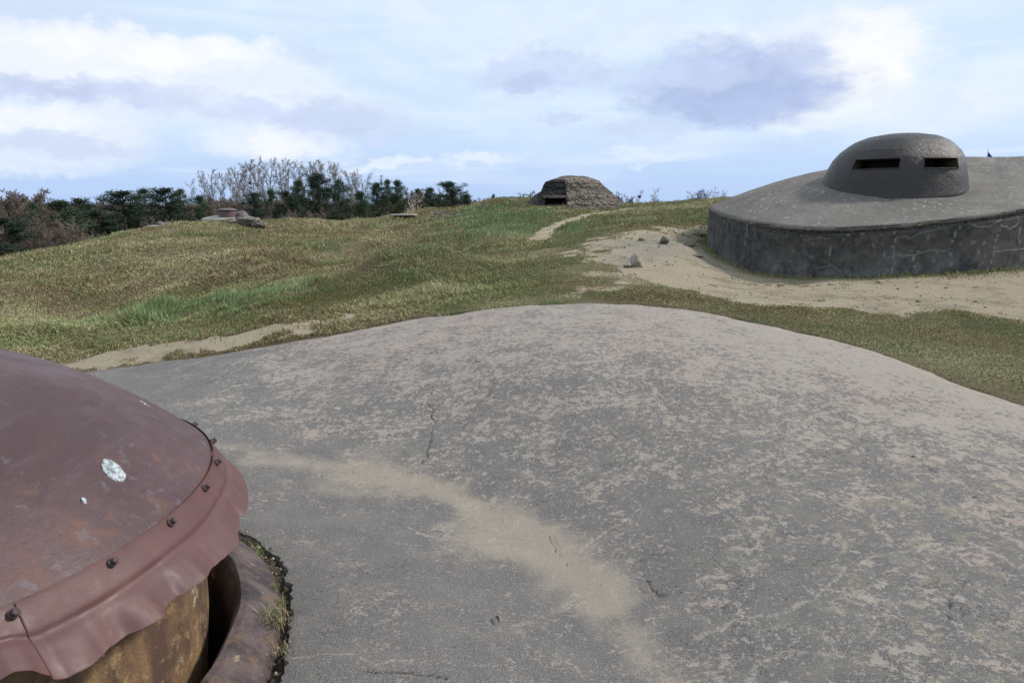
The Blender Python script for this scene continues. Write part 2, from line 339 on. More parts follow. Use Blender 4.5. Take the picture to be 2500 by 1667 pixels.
# ------------------------------------------------------------------ concrete materials
def crackmask(g, P, sc, width, warp=.35, seed=0., keep=(.45, .62)):
    w = g.noise(g.vmath('ADD', P, (seed, seed, seed)), sc*1.6, 6, .7, 0, 1)
    Q = g.vmath('ADD', P, g.scale(g.vmath('SUBTRACT', w, (.5, .5, .5)), warp/sc*1.6))
    d = g.vor(Q, sc, 'DISTANCE_TO_EDGE')
    line = g.mr(d, width*sc, width*sc*.25)
    mk = g.mr(g.noise(g.vmath('ADD', P, (seed+9, 3, 1)), sc*1.1, 3, .5), *keep)
    return g.math('MULTIPLY', line, mk)
SM, g, b = newmat('slab_concrete', .9)
P = g.coord('Object'); PX, PY, PZ = g.sep(P); P2 = g.comb(PX, PY, 0.)
aV, aK = g.attr('vein').outputs['Fac'], g.attr('dcrack').outputs['Fac']; aS, aW, aE = g.attr('sand').outputs['Fac'], g.attr('worn').outputs['Fac'], g.attr('smooth').outputs['Fac']
big = g.noise(P2, .8, 5, .6); mid = g.noise(P2, 5., 5, .62); fine = g.noise(P2, 60, 4, .75); vf = g.noise(P2, 210, 2, .8)
base = g.mix(big, (.120, .110, .106), (.180, .162, .152)); base = g.mix(g.mr(mid, .38, .68, 0, .6), base, (.215, .195, .174))
base = g.mix(g.mr(fine, .52, .70, 0, .8), base, (.30, .275, .25)); base = g.mix(g.mr(vf, .52, .36, 0, .9), base, (.045, .043, .043)); base = g.mix(g.mr(vf, .56, .70, 0, .7), base, (.34, .32, .29))
# pale crusts: blobs of a few centimetres, thick where worn
f1 = g.noise(P2, 15.5, 5, .68, .4); f2 = g.noise(g.vmath('ADD', P2, (31, 7, 0)), 3.0, 4, .6)
th = g.math('ADD', f1, g.math('ADD', g.math('MULTIPLY', g.math('SUBTRACT', aW, .5), .22), g.math('MULTIPLY', g.math('SUBTRACT', f2, .5), .45)))
crust = g.mr(g.math('ADD', th, g.math('MULTIPLY', g.math('SUBTRACT', fine, .5), .30)), .55, .605)
f3 = g.noise(P2, 33, 4, .7, .3); cr3 = g.mr(g.math('ADD', f3, g.math('ADD', g.math('MULTIPLY', g.math('SUBTRACT', aW, .5), .16), g.math('MULTIPLY', g.math('SUBTRACT', f2, .5), .30))), .54, .60, 0, .75)
crust = g.math('MULTIPLY', g.math('MAXIMUM', g.math('MULTIPLY', crust, g.mr(fine, .28, .52, .35, 1.)), cr3), g.math('SUBTRACT', 1., g.math('MULTIPLY', aE, .8)))
pink = g.mix(g.mr(g.noise(P2, 1.1, 2, .5), .42, .58), (.41, .325, .268), (.40, .34, .28))
base = g.mix(g.math('MULTIPLY', crust, .70), base, pink)
ol = g.mr(g.noise(g.vmath('ADD', P2, (5, 50, 0)), 9.5, 3, .5, .6), .55, .60); olr = g.math('MULTIPLY', g.mr(PX, .0, 2.0), g.mr(PY, 6.0, 3.0))
base = g.mix(g.math('MULTIPLY', g.math('MULTIPLY', ol, olr), .42), base, g.mix(g.mr(g.noise(P2, 2.3, 2), .4, .6), (.235, .215, .155), (.235, .20, .135)))
# pale broken veins
cr1 = crackmask(g, P2, 1.25, .009, .9, 0, (.46, .62)); cr2 = crackmask(g, P2, 3.1, .005, 1.0, 17, (.52, .68)); ck = crackmask(g, P2, .9, .0045, .6, 40, (.46, .58))
aV = g.math('MULTIPLY', aV, g.mr(g.noise(P2, 30, 5, .75), .38, .56, .1, 1.))
vein = g.math('MULTIPLY', g.math('MAXIMUM', aV, g.math('MAXIMUM', cr1, g.math('MULTIPLY', cr2, .8))), g.mr(fine, .30, .52))
base = g.mix(g.math('MULTIPLY', vein, .62), base, (.43, .37, .30))
spk = g.math('MULTIPLY', g.mr(g.vor(P2, 70, 'F1'), .17, .10), .8)
base = g.mix(spk, base, (.40, .38, .35))
hole = g.mr(g.vor(g.vmath('ADD', P2, (3, 3, 0)), 11, 'F1'), .07, .04)
base = g.mix(g.math('MULTIPLY', hole, .6), base, (.05, .048, .045))
ck = g.math('MAXIMUM', g.math('MULTIPLY', ck, .45), g.math('MULTIPLY', aK, .8))
base = g.mix(g.math('MULTIPLY', ck, .9), base, (.035, .032, .03))
sm = g.mr(g.math('ADD', aS, g.math('ADD', g.math('MULTIPLY', g.math('SUBTRACT', fine, .5), .5), g.math('MULTIPLY', g.math('SUBTRACT', mid, .5), 1.1))), .30, 1.05)
sandc = g.mix(g.noise(P2, 26, 5, .75), (.315, .262, .20), (.41, .345, .27))
sandc = g.mix(g.mr(g.noise(g.mapv(P2, (1, 2.2, 1)), 7, 6, .75), .60, .72, 0, .55), sandc, (.22, .15, .09))
base = g.mix(g.math('MULTIPLY', sm, .64), base, sandc)
g.put(b.inputs['Base Color'], base)
hgt = g.math('ADD', g.math('MULTIPLY', fine, .5), g.math('ADD', g.math('MULTIPLY', vf, .35), g.math('SUBTRACT', g.math('MULTIPLY', mid, .9), g.math('ADD', g.math('MULTIPLY', ck, .9), g.math('MULTIPLY', hole, .5)))))
g.put(b.inputs['Normal'], g.bump(hgt, .8, .014))
# slab mesh: rings around the turret pit out to the slab outline
nth = 1500; TH = np.linspace(0, 2*PI, nth, endpoint=False); nr = 400
ang = np.arctan2(OUT2[:, 1]-CY, OUT2[:, 0]-CX); rad = np.hypot(OUT2[:, 0]-CX, OUT2[:, 1]-CY); o_ = np.argsort(ang)
Ro = np.interp(TH, np.concatenate([ang[o_]-2*PI, ang[o_], ang[o_]+2*PI]), np.tile(rad[o_], 3))
Ro = Ro+(fbm(np.cos(TH)*Ro*2.5, np.sin(TH)*Ro*2.5, 5, 4)-.5)*.20+(vnoise(TH*90, TH*0, 6)-.5)*.02
Ri = 1.445+(fbm(TH*7, TH*0, 8, 4)-.35)*.10+(vnoise(TH*60, TH*0, 9)-.5)*.02
s = np.linspace(0, 1, nr)**1.35
Rg = Ri[None]+(Ro-Ri)[None]*s[:, None]
X = CX+Rg*np.cos(TH); Y = CY+Rg*np.sin(TH); Z = slab_z(X, Y)+(fbm(X*1.1, Y*1.1, 77, 4)-.5)*.03+(fbm(X*9, Y*9, 78, 2)-.5)*.004
bl = np.exp(-(Rg-Ri)/.05); Z = Z-.012*bl*(fbm(X*14, Y*14, 79, 2)); Z = Z-.015*np.exp(-(Ro-Rg)/.06)
sand_line = [tuple(atz(px, py, -.04)[:2]) for px, py in [(470, 1075), (620, 1120), (900, 1150), (1080, 1185), (1200, 1255), (1350, 1335), (1480, 1460), (1580, 1600), (1680, 1720)]]
sand_w = [.10, .12, .13, .10, .18, .15, .09, .07, .07]
sd = np.full(X.shape, 9.); x_, y_ = X, Y
sand0 = np.zeros(X.shape)
for (a, b_), w_, k_ in zip(zip(sand_line[:-1], sand_line[1:]), sand_w, [.30, .6, .85, .75, 1, .85, .5, .5]): dd_ = segdist(x_, y_, [a, b_])/w_; sd = np.minimum(sd, dd_); sand0 = np.maximum(sand0, k_*np.exp(-(dd_/1.25)**2))
def spot(px, py, w, z=-.04): q = atz(px, py, z); return np.hypot(X-q[0], Y-q[1])/w
sdd = np.minimum(sd, np.minimum(spot(900, 1150, .30), spot(1190, 1300, .24)))
sand = np.maximum(sand0, np.exp(-(np.minimum(spot(900, 1150, .30), spot(1190, 1300, .24))/1.25)**2)*.8)+.25*np.exp(-(sd/3.2)**2)
pxy = np.hypot(X-1.2, Y-3.0)
worn = .22+.50*sstep(3.2, 7.5, Y+.18*X)+.35*sstep(.5, 4.2, X)*sstep(2.5, 5.5, Y)+.12*sstep(1, 4, X)
worn = worn*sstep(-.2, 1.6, (X-np.interp(Y, [2, 2.6, 3.4, 4.2, 5], [.5, .35, .0, -.8, -3]))+.35)+.20
smoo = (1-sstep(1.0, 2.2, np.hypot(X-CX-1.2, Y-CY+.2)))*.6+.7*(1-sstep(.3, 1.6, X+4.2))*sstep(4.5, 6, Y)
WX, WY = X+(fbm(X*5, Y*5, 801, 4)-.5)*.16, Y+(fbm(X*5+9, Y*5, 803, 4)-.5)*.16
veins = [([(1075, 1168), (1130, 1178), (1200, 1182), (1270, 1188), (1310, 1202)], .013), ([(1270, 1190), (1235, 1225), (1200, 1242), (1290, 1243)], .010), ([(760, 1100), (860, 1105), (920, 1118), (1000, 1085), (1040, 1060), (1100, 1080)], .013), ([(1420, 1325), (1470, 1290), (1530, 1262), (1560, 1240)], .011),
 ([(1400, 1345), (1480, 1400), (1515, 1435)], .011), ([(1690, 1530), (1800, 1510), (1900, 1490), (1980, 1465), (2030, 1455), (2060, 1400)], .016), ([(2030, 1455), (2130, 1485), (2180, 1490)], .012), ([(2210, 1190), (2290, 1235), (2310, 1275), (2380, 1330), (2500, 1370)], .014), ([(2100, 1390), (2250, 1368), (2400, 1375), (2500, 1420)], .014),
 ([(1800, 1680), (1860, 1620), (1960, 1600), (2040, 1610)], .014), ([(1330, 1110), (1400, 1130), (1450, 1180)], .009), ([(1900, 1050), (2000, 1060)], .01), ([(620, 1560), (760, 1580), (900, 1600), (1100, 1590), (1240, 1590)], .006), ([(1560, 1180), (1640, 1230), (1660, 1300)], .009), ([(1100, 1200), (1060, 1240), (980, 1250)], .008), ([(2000, 1240), (2120, 1290), (2150, 1360)], .010), ([(1440, 900), (1500, 960), (1490, 1010)], .012), ([(1250, 860), (1180, 920)], .014)]
dcr = [([(1052, 950), (1056, 1000), (1045, 1040), (1030, 1080)], .010), ([(1345, 1275), (1375, 1310), (1395, 1337), (1420, 1352)], .012), ([(2250, 1140), (2330, 1200), (2420, 1235), (2500, 1262)], .008), ([(2270, 1450), (2310, 1480), (2330, 1530)], .006), ([(1610, 1405), (1640, 1430)], .018), ([(1590, 1420), (1620, 1428)], .014), ([(880, 1620), (1080, 1625)], .006)]
vein_ = np.zeros(X.shape); dcr_ = np.zeros(X.shape)
for src, dst in ((veins, vein_), (dcr, dcr_)):
    for pl, w_ in src:
        d_ = segdist(WX, WY, [tuple(atz(px, py, .02+.1*(py < 1250))[:2]) for px, py in pl]); ww = w_*(.15+1.0*vnoise(X*7, Y*7, 805))*(.55 if dst is dcr_ else .75); np.maximum(dst, 1-sstep(ww*.6, ww*1.5, d_), out=dst)
Z = Z-dcr_*.008
rimv = np.stack([X[0], Y[0], Z[0]-.22], -1); rim2 = np.stack([X[-1]*1.0, Y[-1], Z[-1]-.30], -1)
V = np.concatenate([np.stack([X, Y, Z], -1).reshape(-1, 3), rimv, rim2]); q = gridq(nr, nth, True); n0 = nr*nth
j = np.arange(nth); j2 = (j+1) % nth
q2 = np.stack([n0+j, n0+j2, j2, j], -1); q3 = np.stack([(nr-1)*nth+j, (nr-1)*nth+j2, n0+nth+j2, n0+nth+j], -1)
pad = lambda a, v=0.: np.concatenate([a.ravel(), np.full(2*nth, v)])
slab = mesh_np('concrete_apron', V, [np.concatenate([q, q2, q3])], SM, attrs=dict(sand=pad(sand), worn=pad(worn, .3), smooth=pad(smoo), vein=pad(vein_), dcrack=pad(dcr_)), smooth=True)
tag(slab, kind='structure')
# ------------------------------------------------------------------ right bunker
def wallmat():
    m, g, b = newmat('bunker_wall_concrete', .85)
    P = g.coord('Object'); hh = g.attr('h').outputs['Fac']; X_, Y_, Z_ = g.sep(P)
    n1 = g.noise(P, 1.3, 6, .6); n2 = g.noise(P, 8, 6, .65); n3 = g.noise(P, 60, 4, .7)
    st = g.noise(g.mapv(P, (7, 7, .8)), 1.0, 5, .6)
    c = g.mix(g.mr(n2, .35, .7), (.030, .028, .028), (.090, .082, .073)); c = g.mix(g.mr(n1, .42, .66, 0, .6), c, (.085, .078, .068))
    c = g.mix(g.mr(st, .55, .72, 0, .55), c, (.11, .108, .108))
    low = g.math('MULTIPLY', g.mr(hh, .6, .0), g.mr(g.noise(P, 2.4, 6, .7), .42, .62)); c = g.mix(g.math('MULTIPLY', low, .7), c, (.17, .17, .175))
    lich = g.math('MULTIPLY', g.mr(g.vor(g.vmath('ADD', P, g.scale(g.noise(P, 9, 3, .6, 0, 1), .12)), 7.5, 'F1'), .30, .22), g.mr(g.noise(P, 1.7, 2, .5), .46, .60))
    lich = g.math('MULTIPLY', lich, g.mr(n3, .35, .55)); c = g.mix(g.math('MULTIPLY', lich, .55), c, (.24, .23, .19))
    cr = g.math('MULTIPLY', g.attr('crack').outputs['Fac'], g.mr(n3, .2, .45)); cr = g.math('MULTIPLY', cr, 1.)
    cr2 = crackmask(g, g.mapv(P, (1, 1, 1.2)), 1.6, .003, .8, 5, (.5, .62)); cr = g.math('MAXIMUM', cr, g.math('MULTIPLY', cr2, .8))
    c = g.mix(g.math('MULTIPLY', cr, .65), c, (.36, .35, .33))
    rough_band = g.attr('band').outputs['Fac']; c = g.mix(g.math('MULTIPLY', rough_band, .7), c, g.mix(g.mr(g.noise(P, 38, 5, .8), .45, .62), (.010, .009, .009), (.30, .285, .26)))
    g.put(b.inputs['Base Color'], c); g.put(b.inputs['Normal'], g.bump(g.math('ADD', g.math('MULTIPLY', n2, 1.), g.math('ADD', n3, g.math('MULTIPLY', cr, 1.2))), .6, .012))
    return m
def roofmat():
    m, g, b = newmat('bunker_roof_concrete', .9)
    P = g.coord('Object'); n1 = g.noise(P, .9, 5, .6); n2 = g.noise(P, 7, 5, .65); n3 = g.noise(P, 45, 4, .75)
    c = g.mix(g.mr(n1, .3, .7), (.115, .103, .092), (.18, .160, .140)); c = g.mix(g.mr(n2, .52, .7, 0, .6), c, (.23, .215, .19)); c = g.mix(g.mr(n3, .5, .3, 0, .6), c, (.05, .047, .044))
    v = g.mr(g.vor(g.vmath('ADD', P, g.scale(g.noise(P, 12, 3, .6, 0, 1), .10)), 9, 'F1'), .28, .18); v = g.math('MULTIPLY', v, g.mr(g.noise(P, 3.1, 3, .6), .47, .6)); c = g.mix(g.math('MULTIPLY', v, .75), c, (.42, .40, .35)); c = g.mix(g.mr(g.noise(P, 16, 5, .8), .56, .68, 0, .7), c, (.30, .27, .235)); c = g.mix(g.mr(g.noise(g.vmath('ADD', P, (3, 8, 1)), 21, 5, .8), .57, .66, 0, .75), c, (.045, .04, .036))
    c = g.mix(g.math('MULTIPLY', crackmask(g, P, 1.0, .008, .4, 8, (.52, .66)), .5), c, (.33, .31, .27))
    g.put(b.inputs['Base Color'], c); g.put(b.inputs['Normal'], g.bump(g.math('ADD', n2, g.math('MULTIPLY', n3, .7)), .6, .015)); return m
WM, RM = wallmat(), roofmat()
bk = empty('concrete_bunker', (8.6, 16.2, .4)); tag(bk, 'low round concrete bunker with dark cracked wall and steel cupola on its domed top', 'bunker')
nB = 720; tB = np.linspace(0, len(BPLAN), nB, endpoint=False); ii = tB.astype(int); fr = (tB-ii)[:, None]
BP = BPLAN[ii]*(1-fr)+BPLAN[(ii+1) % len(BPLAN)]*fr
def edge_z(tab, XY, zdef):
    px = proj(np.stack([XY[:, 0], XY[:, 1], np.full(len(XY), 1.)], 1))[:, 0]
    front = (XY[:, 1] < 15.4) & (px < 2560); out = np.full(len(XY), np.nan)
    py = np.interp(px, tab[:, 0], tab[:, 1])
    for i in np.where(front)[0]: out[i] = at(px[i], py[i], XY[i, 1])[2]
    k = np.where(~np.isnan(out))[0]; nn = len(XY)
    # close the far side smoothly between the two known ends through zdef
    known = ~np.isnan(out); idx = np.arange(nn); a = idx[known]
    gaps = np.where(~known)[0]
    st_ = gaps[(gaps-1 >= 0) & known[(gaps-1)]][0] if len(gaps) else 0
    run = [(st_+q_) % nn for q_ in range(len(gaps))]; z0 = out[(st_-1) % nn]; z1 = out[(run[-1]+1) % nn]
    for q_, i in enumerate(run):
        t = (q_+1)/(len(run)+1); out[i] = z0*(1-t)+z1*t+(zdef-(z0+z1)/2)*math.sin(PI*t)**1.0
    return np.convolve(np.concatenate([out[-6:], out, out[:6]]), np.ones(13)/13, 'valid')
zt = edge_z(top_px, BP, 1.62)
ctr = np.array([11.0, 16.0])
# wall
nh = 40; hs = np.linspace(0, 1, nh); nrm = BP-ctr; nrm /= np.linalg.norm(nrm, axis=1)[:, None]
Hw = 1.9; zz = zt[None]-(1-hs[:, None])*Hw
arc = np.concatenate([[0], np.cumsum(np.linalg.norm(np.diff(BP, axis=0), axis=1))]); AR = np.tile(arc, (nh, 1))
DEP = (zt[None]-zz)
off = (fbm(AR*1.2, zz*1.2, 4, 3)-.5)*.04
bandh = .10+.09*fbm(arc*1.1, arc*0, 12, 3); 
pxB = proj(np.stack([BP[:, 0], BP[:, 1], zt], 1))[:, 0]; vis = sstep(1830, 1870, pxB)
band = (1-sstep(bandh*.7, bandh, DEP))*sstep(.01, .02, DEP)*vis[None]
off = off-band*(.035+.05*fbm(AR*14, zz*14, 13, 3))
def gz(x, y): return terrain_base(x, y)
gb = gz(BP[:, 0]+nrm[:, 0]*.1, BP[:, 1]+nrm[:, 1]*.1); Hh = zz-gb[None]
# pale lime cracks: polylines in (photo x, depth below rim m)
crack = np.zeros_like(zz); PXW = np.tile(pxB, (nh, 1))
# resample wall finely only for crack attribute
nh2 = 110; hs2 = np.linspace(0, 1, nh2); zz = zt[None]-(1-hs2[:, None])*1.5; nh = nh2; AR = np.tile(arc, (nh, 1)); DEP = zt[None]-zz; Hh = zz-gb[None]
off = (fbm(AR*1.2, zz*1.2, 4, 3)-.5)*.035; band = (1-sstep(bandh*.7, bandh, DEP))*sstep(.012, .024, DEP)*vis[None]; off = off-band*(.045+.06*fbm(AR*14, zz*14, 13, 3))
ca = lambda px: np.interp(px, pxB[(BP[:, 1] < 15.2) & (pxB < 2600)][np.argsort(pxB[(BP[:, 1] < 15.2) & (pxB < 2600)])], arc[(BP[:, 1] < 15.2) & (pxB < 2600)][np.argsort(pxB[(BP[:, 1] < 15.2) & (pxB < 2600)])])
cracks = [([(2189, .0), (2191, .4), (2190, .65), (2193, .95)], .012), ([(2189, .22), (2215, .21), (2225, .25), (2255, .19), (2310, .13)], .011), ([(2219, .2), (2219, .33)], .01), ([(2165, .3), (2164, .5), (2250, .53), (2280, .48), (2320, .52)], .011),
          ([(2276, .17), (2275, .48)], .008), ([(2335, .05), (2332, .4), (2331, .95)], .013), ([(2443, .03), (2445, .3), (2437, .65), (2428, .95)], .016), ([(2448, .22), (2462, .25), (2470, .30), (2486, .27), (2492, .2), (2480, .05)], .018), ([(2437, .62), (2500, .66), (2560, .6)], .011),
          ([(1825, .05), (1826, .3), (1822, .45)], .014), ([(2030, .18), (2032, .75)], .006), ([(2000, .7), (2037, .62), (2060, .72)], .008), ([(2058, .02), (2059, .2)], .008), ([(1962, .2), (2000, .15), (2030, .17)], .006), ([(2497, .3), (2500, .55)], .02), ([(2240, .5), (2243, .72)], .007), ([(2300, .5), (2290, .72)], .007), ([(2360, .05), (2390, .18), (2420, .2), (2440, .14)], .01), ([(2420, .02), (2400, .1)], .008)]
crack = np.zeros_like(zz); wz = (fbm(AR*4, DEP*4, 90, 4)-.5)*.11
for pl, w_ in cracks:
    pts = [(float(ca(px)), dd) for px, dd in pl]
    d = segdist(AR+wz, DEP+wz*.8, pts); crack = np.maximum(crack, (1-sstep(w_*.2, w_*.9, d))*(.45+.55*vnoise(AR*3.5, DEP*3.5, 33)))
off = off+crack*.006
Xw = BP[:, 0][None]+nrm[:, 0][None]*off; Yw = BP[:, 1][None]+nrm[:, 1][None]*off
O = np.array([8.6, 16.2, .4])
wall = mesh_np('wall', np.stack([Xw, Yw, zz], -1).reshape(-1, 3)-O, [gridq(nh, nB, True)[:, ::1]], WM, bk, attrs=dict(h=Hh.ravel(), band=band.ravel(), crack=crack.ravel()), smooth=True)
# roof
ns = 90; ss = np.linspace(0, 1, ns)[1:]; ZC = 2.66
dgr = np.degrees(np.arctan2(BP[:, 1]-16.0, BP[:, 0]-11.0)) % 360; REXP = np.interp(dgr, [0, 90, 185, 200, 217, 232, 250, 275, 300, 360], [2.4, 2.4, 2.7, 2.3, 1.5, 1.04, 1.30, 1.85, 2.2, 2.4]); REXP = np.convolve(np.concatenate([REXP[-20:], REXP, REXP[:20]]), np.ones(41)/41, 'valid')
def roof_z(s_, zr, ex=2.): return zr+(ZC-zr)*(1-np.abs(s_)**ex)
lipoff = 1.0+.012*(fbm(arc*3, arc*0, 15, 3)-.4)
Xr = ctr[0]+(BP[:, 0]-ctr[0])[None]*ss[:, None]*lipoff; Yr = ctr[1]+(BP[:, 1]-ctr[1])[None]*ss[:, None]*lipoff
Zr = roof_z(ss[:, None], zt[None]+.012, REXP[None])+(fbm(Xr*2, Yr*2, 16, 3)-.5)*.03*(1-ss[:, None]**6)
lip = np.stack([Xr[-1], Yr[-1], Zr[-1]-.045-.03*fbm(arc*5, arc*0, 19, 3)], -1); lipin = np.stack([Xr[-1]-nrm[:, 0]*.16, Yr[-1]-nrm[:, 1]*.16, lip[:, 2]], -1)
V = np.concatenate([[[ctr[0], ctr[1], ZC]], np.stack([Xr, Yr, Zr], -1).reshape(-1, 3), lip, lipin])-O
qs = gridq(ns+1, nB, True)+1; j = np.arange(nB); tri = np.stack([np.zeros(nB, int), 1+j, 1+(j+1) % nB], -1)
roof = mesh_np('roof', V, [qs, tri], RM, bk, smooth=True)
def roof_at(x, y):
    a_ = math.atan2(y-ctr[1], x-ctr[0]); AA = np.arctan2(BP[:, 1]-ctr[1], BP[:, 0]-ctr[0]); k = np.argmin(np.abs(np.angle(np.exp(1j*(AA-a_)))))
    s_ = math.hypot(x-ctr[0], y-ctr[1])/math.hypot(*(BP[k]-ctr)); return roof_z(s_, zt[k]+.012)
# steel cupola with embrasures
def steelmat(name, lo, hi, rust, rough, rust_amt=.3, metal=.35, streak=.0):
    m, g, b = newmat(name, rough); P = g.coord('Object'); n1 = g.noise(P, 2.2, 6, .62); n2 = g.noise(P, 14, 6, .7); n3 = g.noise(P, 70, 4, .75)
    c = g.mix(n1, lo, hi); c = g.mix(g.mr(n2, .55-.1*rust_amt, .75, 0, rust_amt), c, rust); c = g.mix(g.mr(n3, .58, .75, 0, .35), c, tuple(min(1, v*2.2) for v in hi))
    c = g.mix(g.mr(n3, .42, .25, 0, .5), c, tuple(v*.4 for v in lo))
    g.put(b.inputs['Base Color'], c); b.inputs['Metallic'].default_value = metal; b.inputs['Specular IOR Level'].default_value = .5
    g.put(b.inputs['Roughness'], g.mr(n2, .3, .7, rough-.08, rough+.14)); g.put(b.inputs['Normal'], g.bump(g.math('ADD', g.math('MULTIPLY', n2, 1.), g.math('MULTIPLY', n3, .5)), .75, .018)); return m
CM = steelmat('cupola_cast_steel', (.022, .019, .018), (.044, .037, .034), (.062, .038, .025), .40, .45, .30)
DARK, g, b = newmat('embrasure_shadowed_steel', .9); g.put(b.inputs['Base Color'], g.mix(g.noise(g.coord('Object'), 9, 4), (.03, .022, .016), (.07, .05, .035)))
ccx, ccy = 7.47, 13.80
prof = [(1.31, 0), (1.315, .03), (1.28, .15), (1.23, .35), (1.185, .52), (1.17, .57), (1.12, .70), (1.03, .84), (.91, .95), (.80, 1.035), (.60, 1.12), (.3, 1.175), (.02, 1.19)]
pr = np.array(prof); zb0 = 1.78
def crad(h, th_):
    R_ = np.interp(h, pr[:, 1], pr[:, 0]); 
    return R_*(1+.025*np.cos(2*(th_-math.radians(160))))
ANGr = -math.radians(64)                 # soft ridge between the two faces
def cpt(h, th_):
    h = np.asarray(h, float); th_ = np.asarray(th_, float); R_ = crad(np.clip(h, 0, 2), th_)
    dd = np.angle(np.exp(1j*(th_-ANGr))); R_ = R_*(1+.035*np.exp(-(dd/.22)**2)*sstep(1.15, .3, h)-.02*np.exp(-((dd-.5)/.3)**2)-.02*np.exp(-((dd+.5)/.3)**2))
    x = ccx-.02+R_*np.cos(th_)+.14*h; y = ccy+R_*np.sin(th_)+.02*h
    low = sstep(.5, .0, h); z = zb0+h+low*(.16*(np.cos(th_)*.9+np.sin(th_)*.55)*1.0)
    return np.stack([x, y, z], -1)
def th_for(px, h):
    tt = np.linspace(-PI+.2, -.05, 900); q = proj(cpt(np.full(900, h), tt))[:, 0]; return tt[np.argmin(np.abs(q-px))]
h0, h1 = .485, .655
wins = [(th_for(2085, .57), th_for(2196, .57)), (th_for(2257, .57), th_for(2338, .57))]
ths = np.linspace(-PI, PI, 241)[:-1]; wt = [w for p in wins for w in p]
ths = np.array(sorted([t for t in ths if min(abs(t-w) for w in wt) > .012]+wt)); hz = np.array(sorted([h for h in np.concatenate([np.linspace(-.35, 0, 4), np.linspace(.02, 1.1, 46), np.linspace(1.11, 1.193, 14)]) if min(abs(h-h0), abs(h-h1)) > .008]+[h0, h1]))
HH, TT = np.meshgrid(hz, ths, indexing='ij'); PT = cpt(HH, TT); nT = len(ths)
nn_ = (fbm(TT*6, HH*6, 3, 3)-.5)*.010; PT[..., 0] += nn_*np.cos(TT); PT[..., 1] += nn_*np.sin(TT)
qd = gridq(len(hz), nT, True); keep = []; 
for f_ in qd:
    i, j = divmod(int(f_[0]), nT); th_c = ths[j]+1e-4; hc = hz[i]+1e-4
    keep.append(not any(a <= th_c < b_ and h0-1e-6 <= hc < h1 for a, b_ in wins))
qd = qd[np.array(keep)]
OC = np.array([ccx, ccy, zb0])
top = np.concatenate([PT.reshape(-1, 3), [cpt(1.198, 0.)*[0, 0, 1]+[ccx+.12, ccy+.02, 0]]])-OC; jn = np.arange(nT); nt_ = (len(hz)-1)*nT
tr = np.stack([nt_+jn, nt_+(jn+1) % nT, np.full(nT, len(hz)*nT)], -1)
cup = mesh_np('cupola', top, [qd, tr], CM, None, smooth=True); cup.parent = bk; cup.location = OC-O; cup['label'] = 'dark cast steel cupola with two wide viewing slits'
for a, b_ in wins:                       # recess of each embrasure: thick reveals and a dark back
    tt = ths[(ths >= a-1e-9) & (ths <= b_+1e-9)]; ring = [(h0, t) for t in tt]+[(h1, t) for t in tt[::-1]]
    R0 = np.array([cpt(h, t) for h, t in ring])-OC; cxy = np.array([.05, 0, .57])
    cen = R0.mean(0); inw = -np.array([cen[0]-.05, cen[1], 0]); inw /= np.linalg.norm(inw)
    R1 = R0+inw*.20+(cen-R0)*np.array([.12, .12, .2]); R2 = R0+inw*.55
    n_ = len(ring); k = np.arange(n_); k2 = (k+1) % n_
    out_ = R0-inw*.012+(R0-cen)*np.array([.045, .045, .16])
    f1_ = np.stack([k, k2, n_+k2, n_+k], -1); f2_ = f1_+n_; Vv = np.concatenate([R0, R1, R2])
    hb = [np.concatenate([[2*n_+q_] for q_ in range(n_)])[None, :]]
    e = mesh_np('embrasure', Vv, [np.concatenate([f1_, f2_])]+hb, DARK, cup, smooth=False)
    # raised rim of the slit
    Vr = np.concatenate([R0+inw*.01, R0-inw*.014+(R0-cen)*[.02, .02, .08], out_+inw*.02]); mesh_np('slit_rim', Vr, [np.concatenate([f1_, f1_+n_])], CM, e, smooth=True)
# ------------------------------------------------------------------ second bunker (rough concrete block)
def aggmat(name, lo, hi, sc=1.):
    m, g, b = newmat(name, .95); P = g.coord('Object'); n2 = g.noise(P, 9*sc, 6, .75); v = g.vor(P, 14*sc, 'F1', 'Color'); n3 = g.noise(P, 1.6, 4, .6)
    c = g.mix(g.mr(n2, .35, .65), lo, hi); c = g.mix(.45, c, g.mix(g.sep(v)[0], lo, tuple(x*1.35 for x in hi))); c = g.mix(g.mr(n3, .5, .7, 0, .35), c, (.06, .056, .045))
    X_, Y_, Z_ = g.sep(P); crs = g.noise(g.comb(g.math('MULTIPLY', X_, .5), g.math('MULTIPLY', Y_, .5), g.math('MULTIPLY', Z_, 7.)), 1.6, 3, .5)
    c = g.mix(g.mr(crs, .50, .40, 0, .6), c, tuple(x*.55 for x in lo))
    c = g.mix(g.attr('dark').outputs['Fac'], c, g.mix(n2, (.010, .010, .010), (.050, .047, .043)))  # painted shade, mixed in by the dark attribute
    g.put(b.inputs['Base Color'], c); g.put(b.inputs['Normal'], g.bump(g.math('ADD', n2, g.sep(v)[1]), .9, .05)); return m
AGG = aggmat('rough_aggregate_concrete', (.070, .057, .048), (.27, .228, .185))
B2 = np.array(at(1405, 505, 32.6)); B2[2] = 1.30
b2e = empty('ruined_casemate', tuple(B2)); tag(b2e, 'domed casemate of rough layered concrete with an opening low on its left, on the skyline', 'bunker')
sil = np.array([(1282, 499), (1308, 476), (1323, 466), (1331, 445), (1345, 439.5), (1377, 430), (1400, 428.5), (1429, 431), (1461, 442), (1477, 457), (1493, 471), (1506, 487), (1524, 505)], float)
silx = np.array([at(a, c_, 32.6)[0]-B2[0] for a, c_ in sil]); silz = np.array([at(a, c_, 32.6)[2]-B2[2] for a, c_ in sil])
nz, nt2 = 80, 420; tt = np.linspace(-PI, PI, nt2, endpoint=False); ztop = silz.max(); V = []; left_shade = []
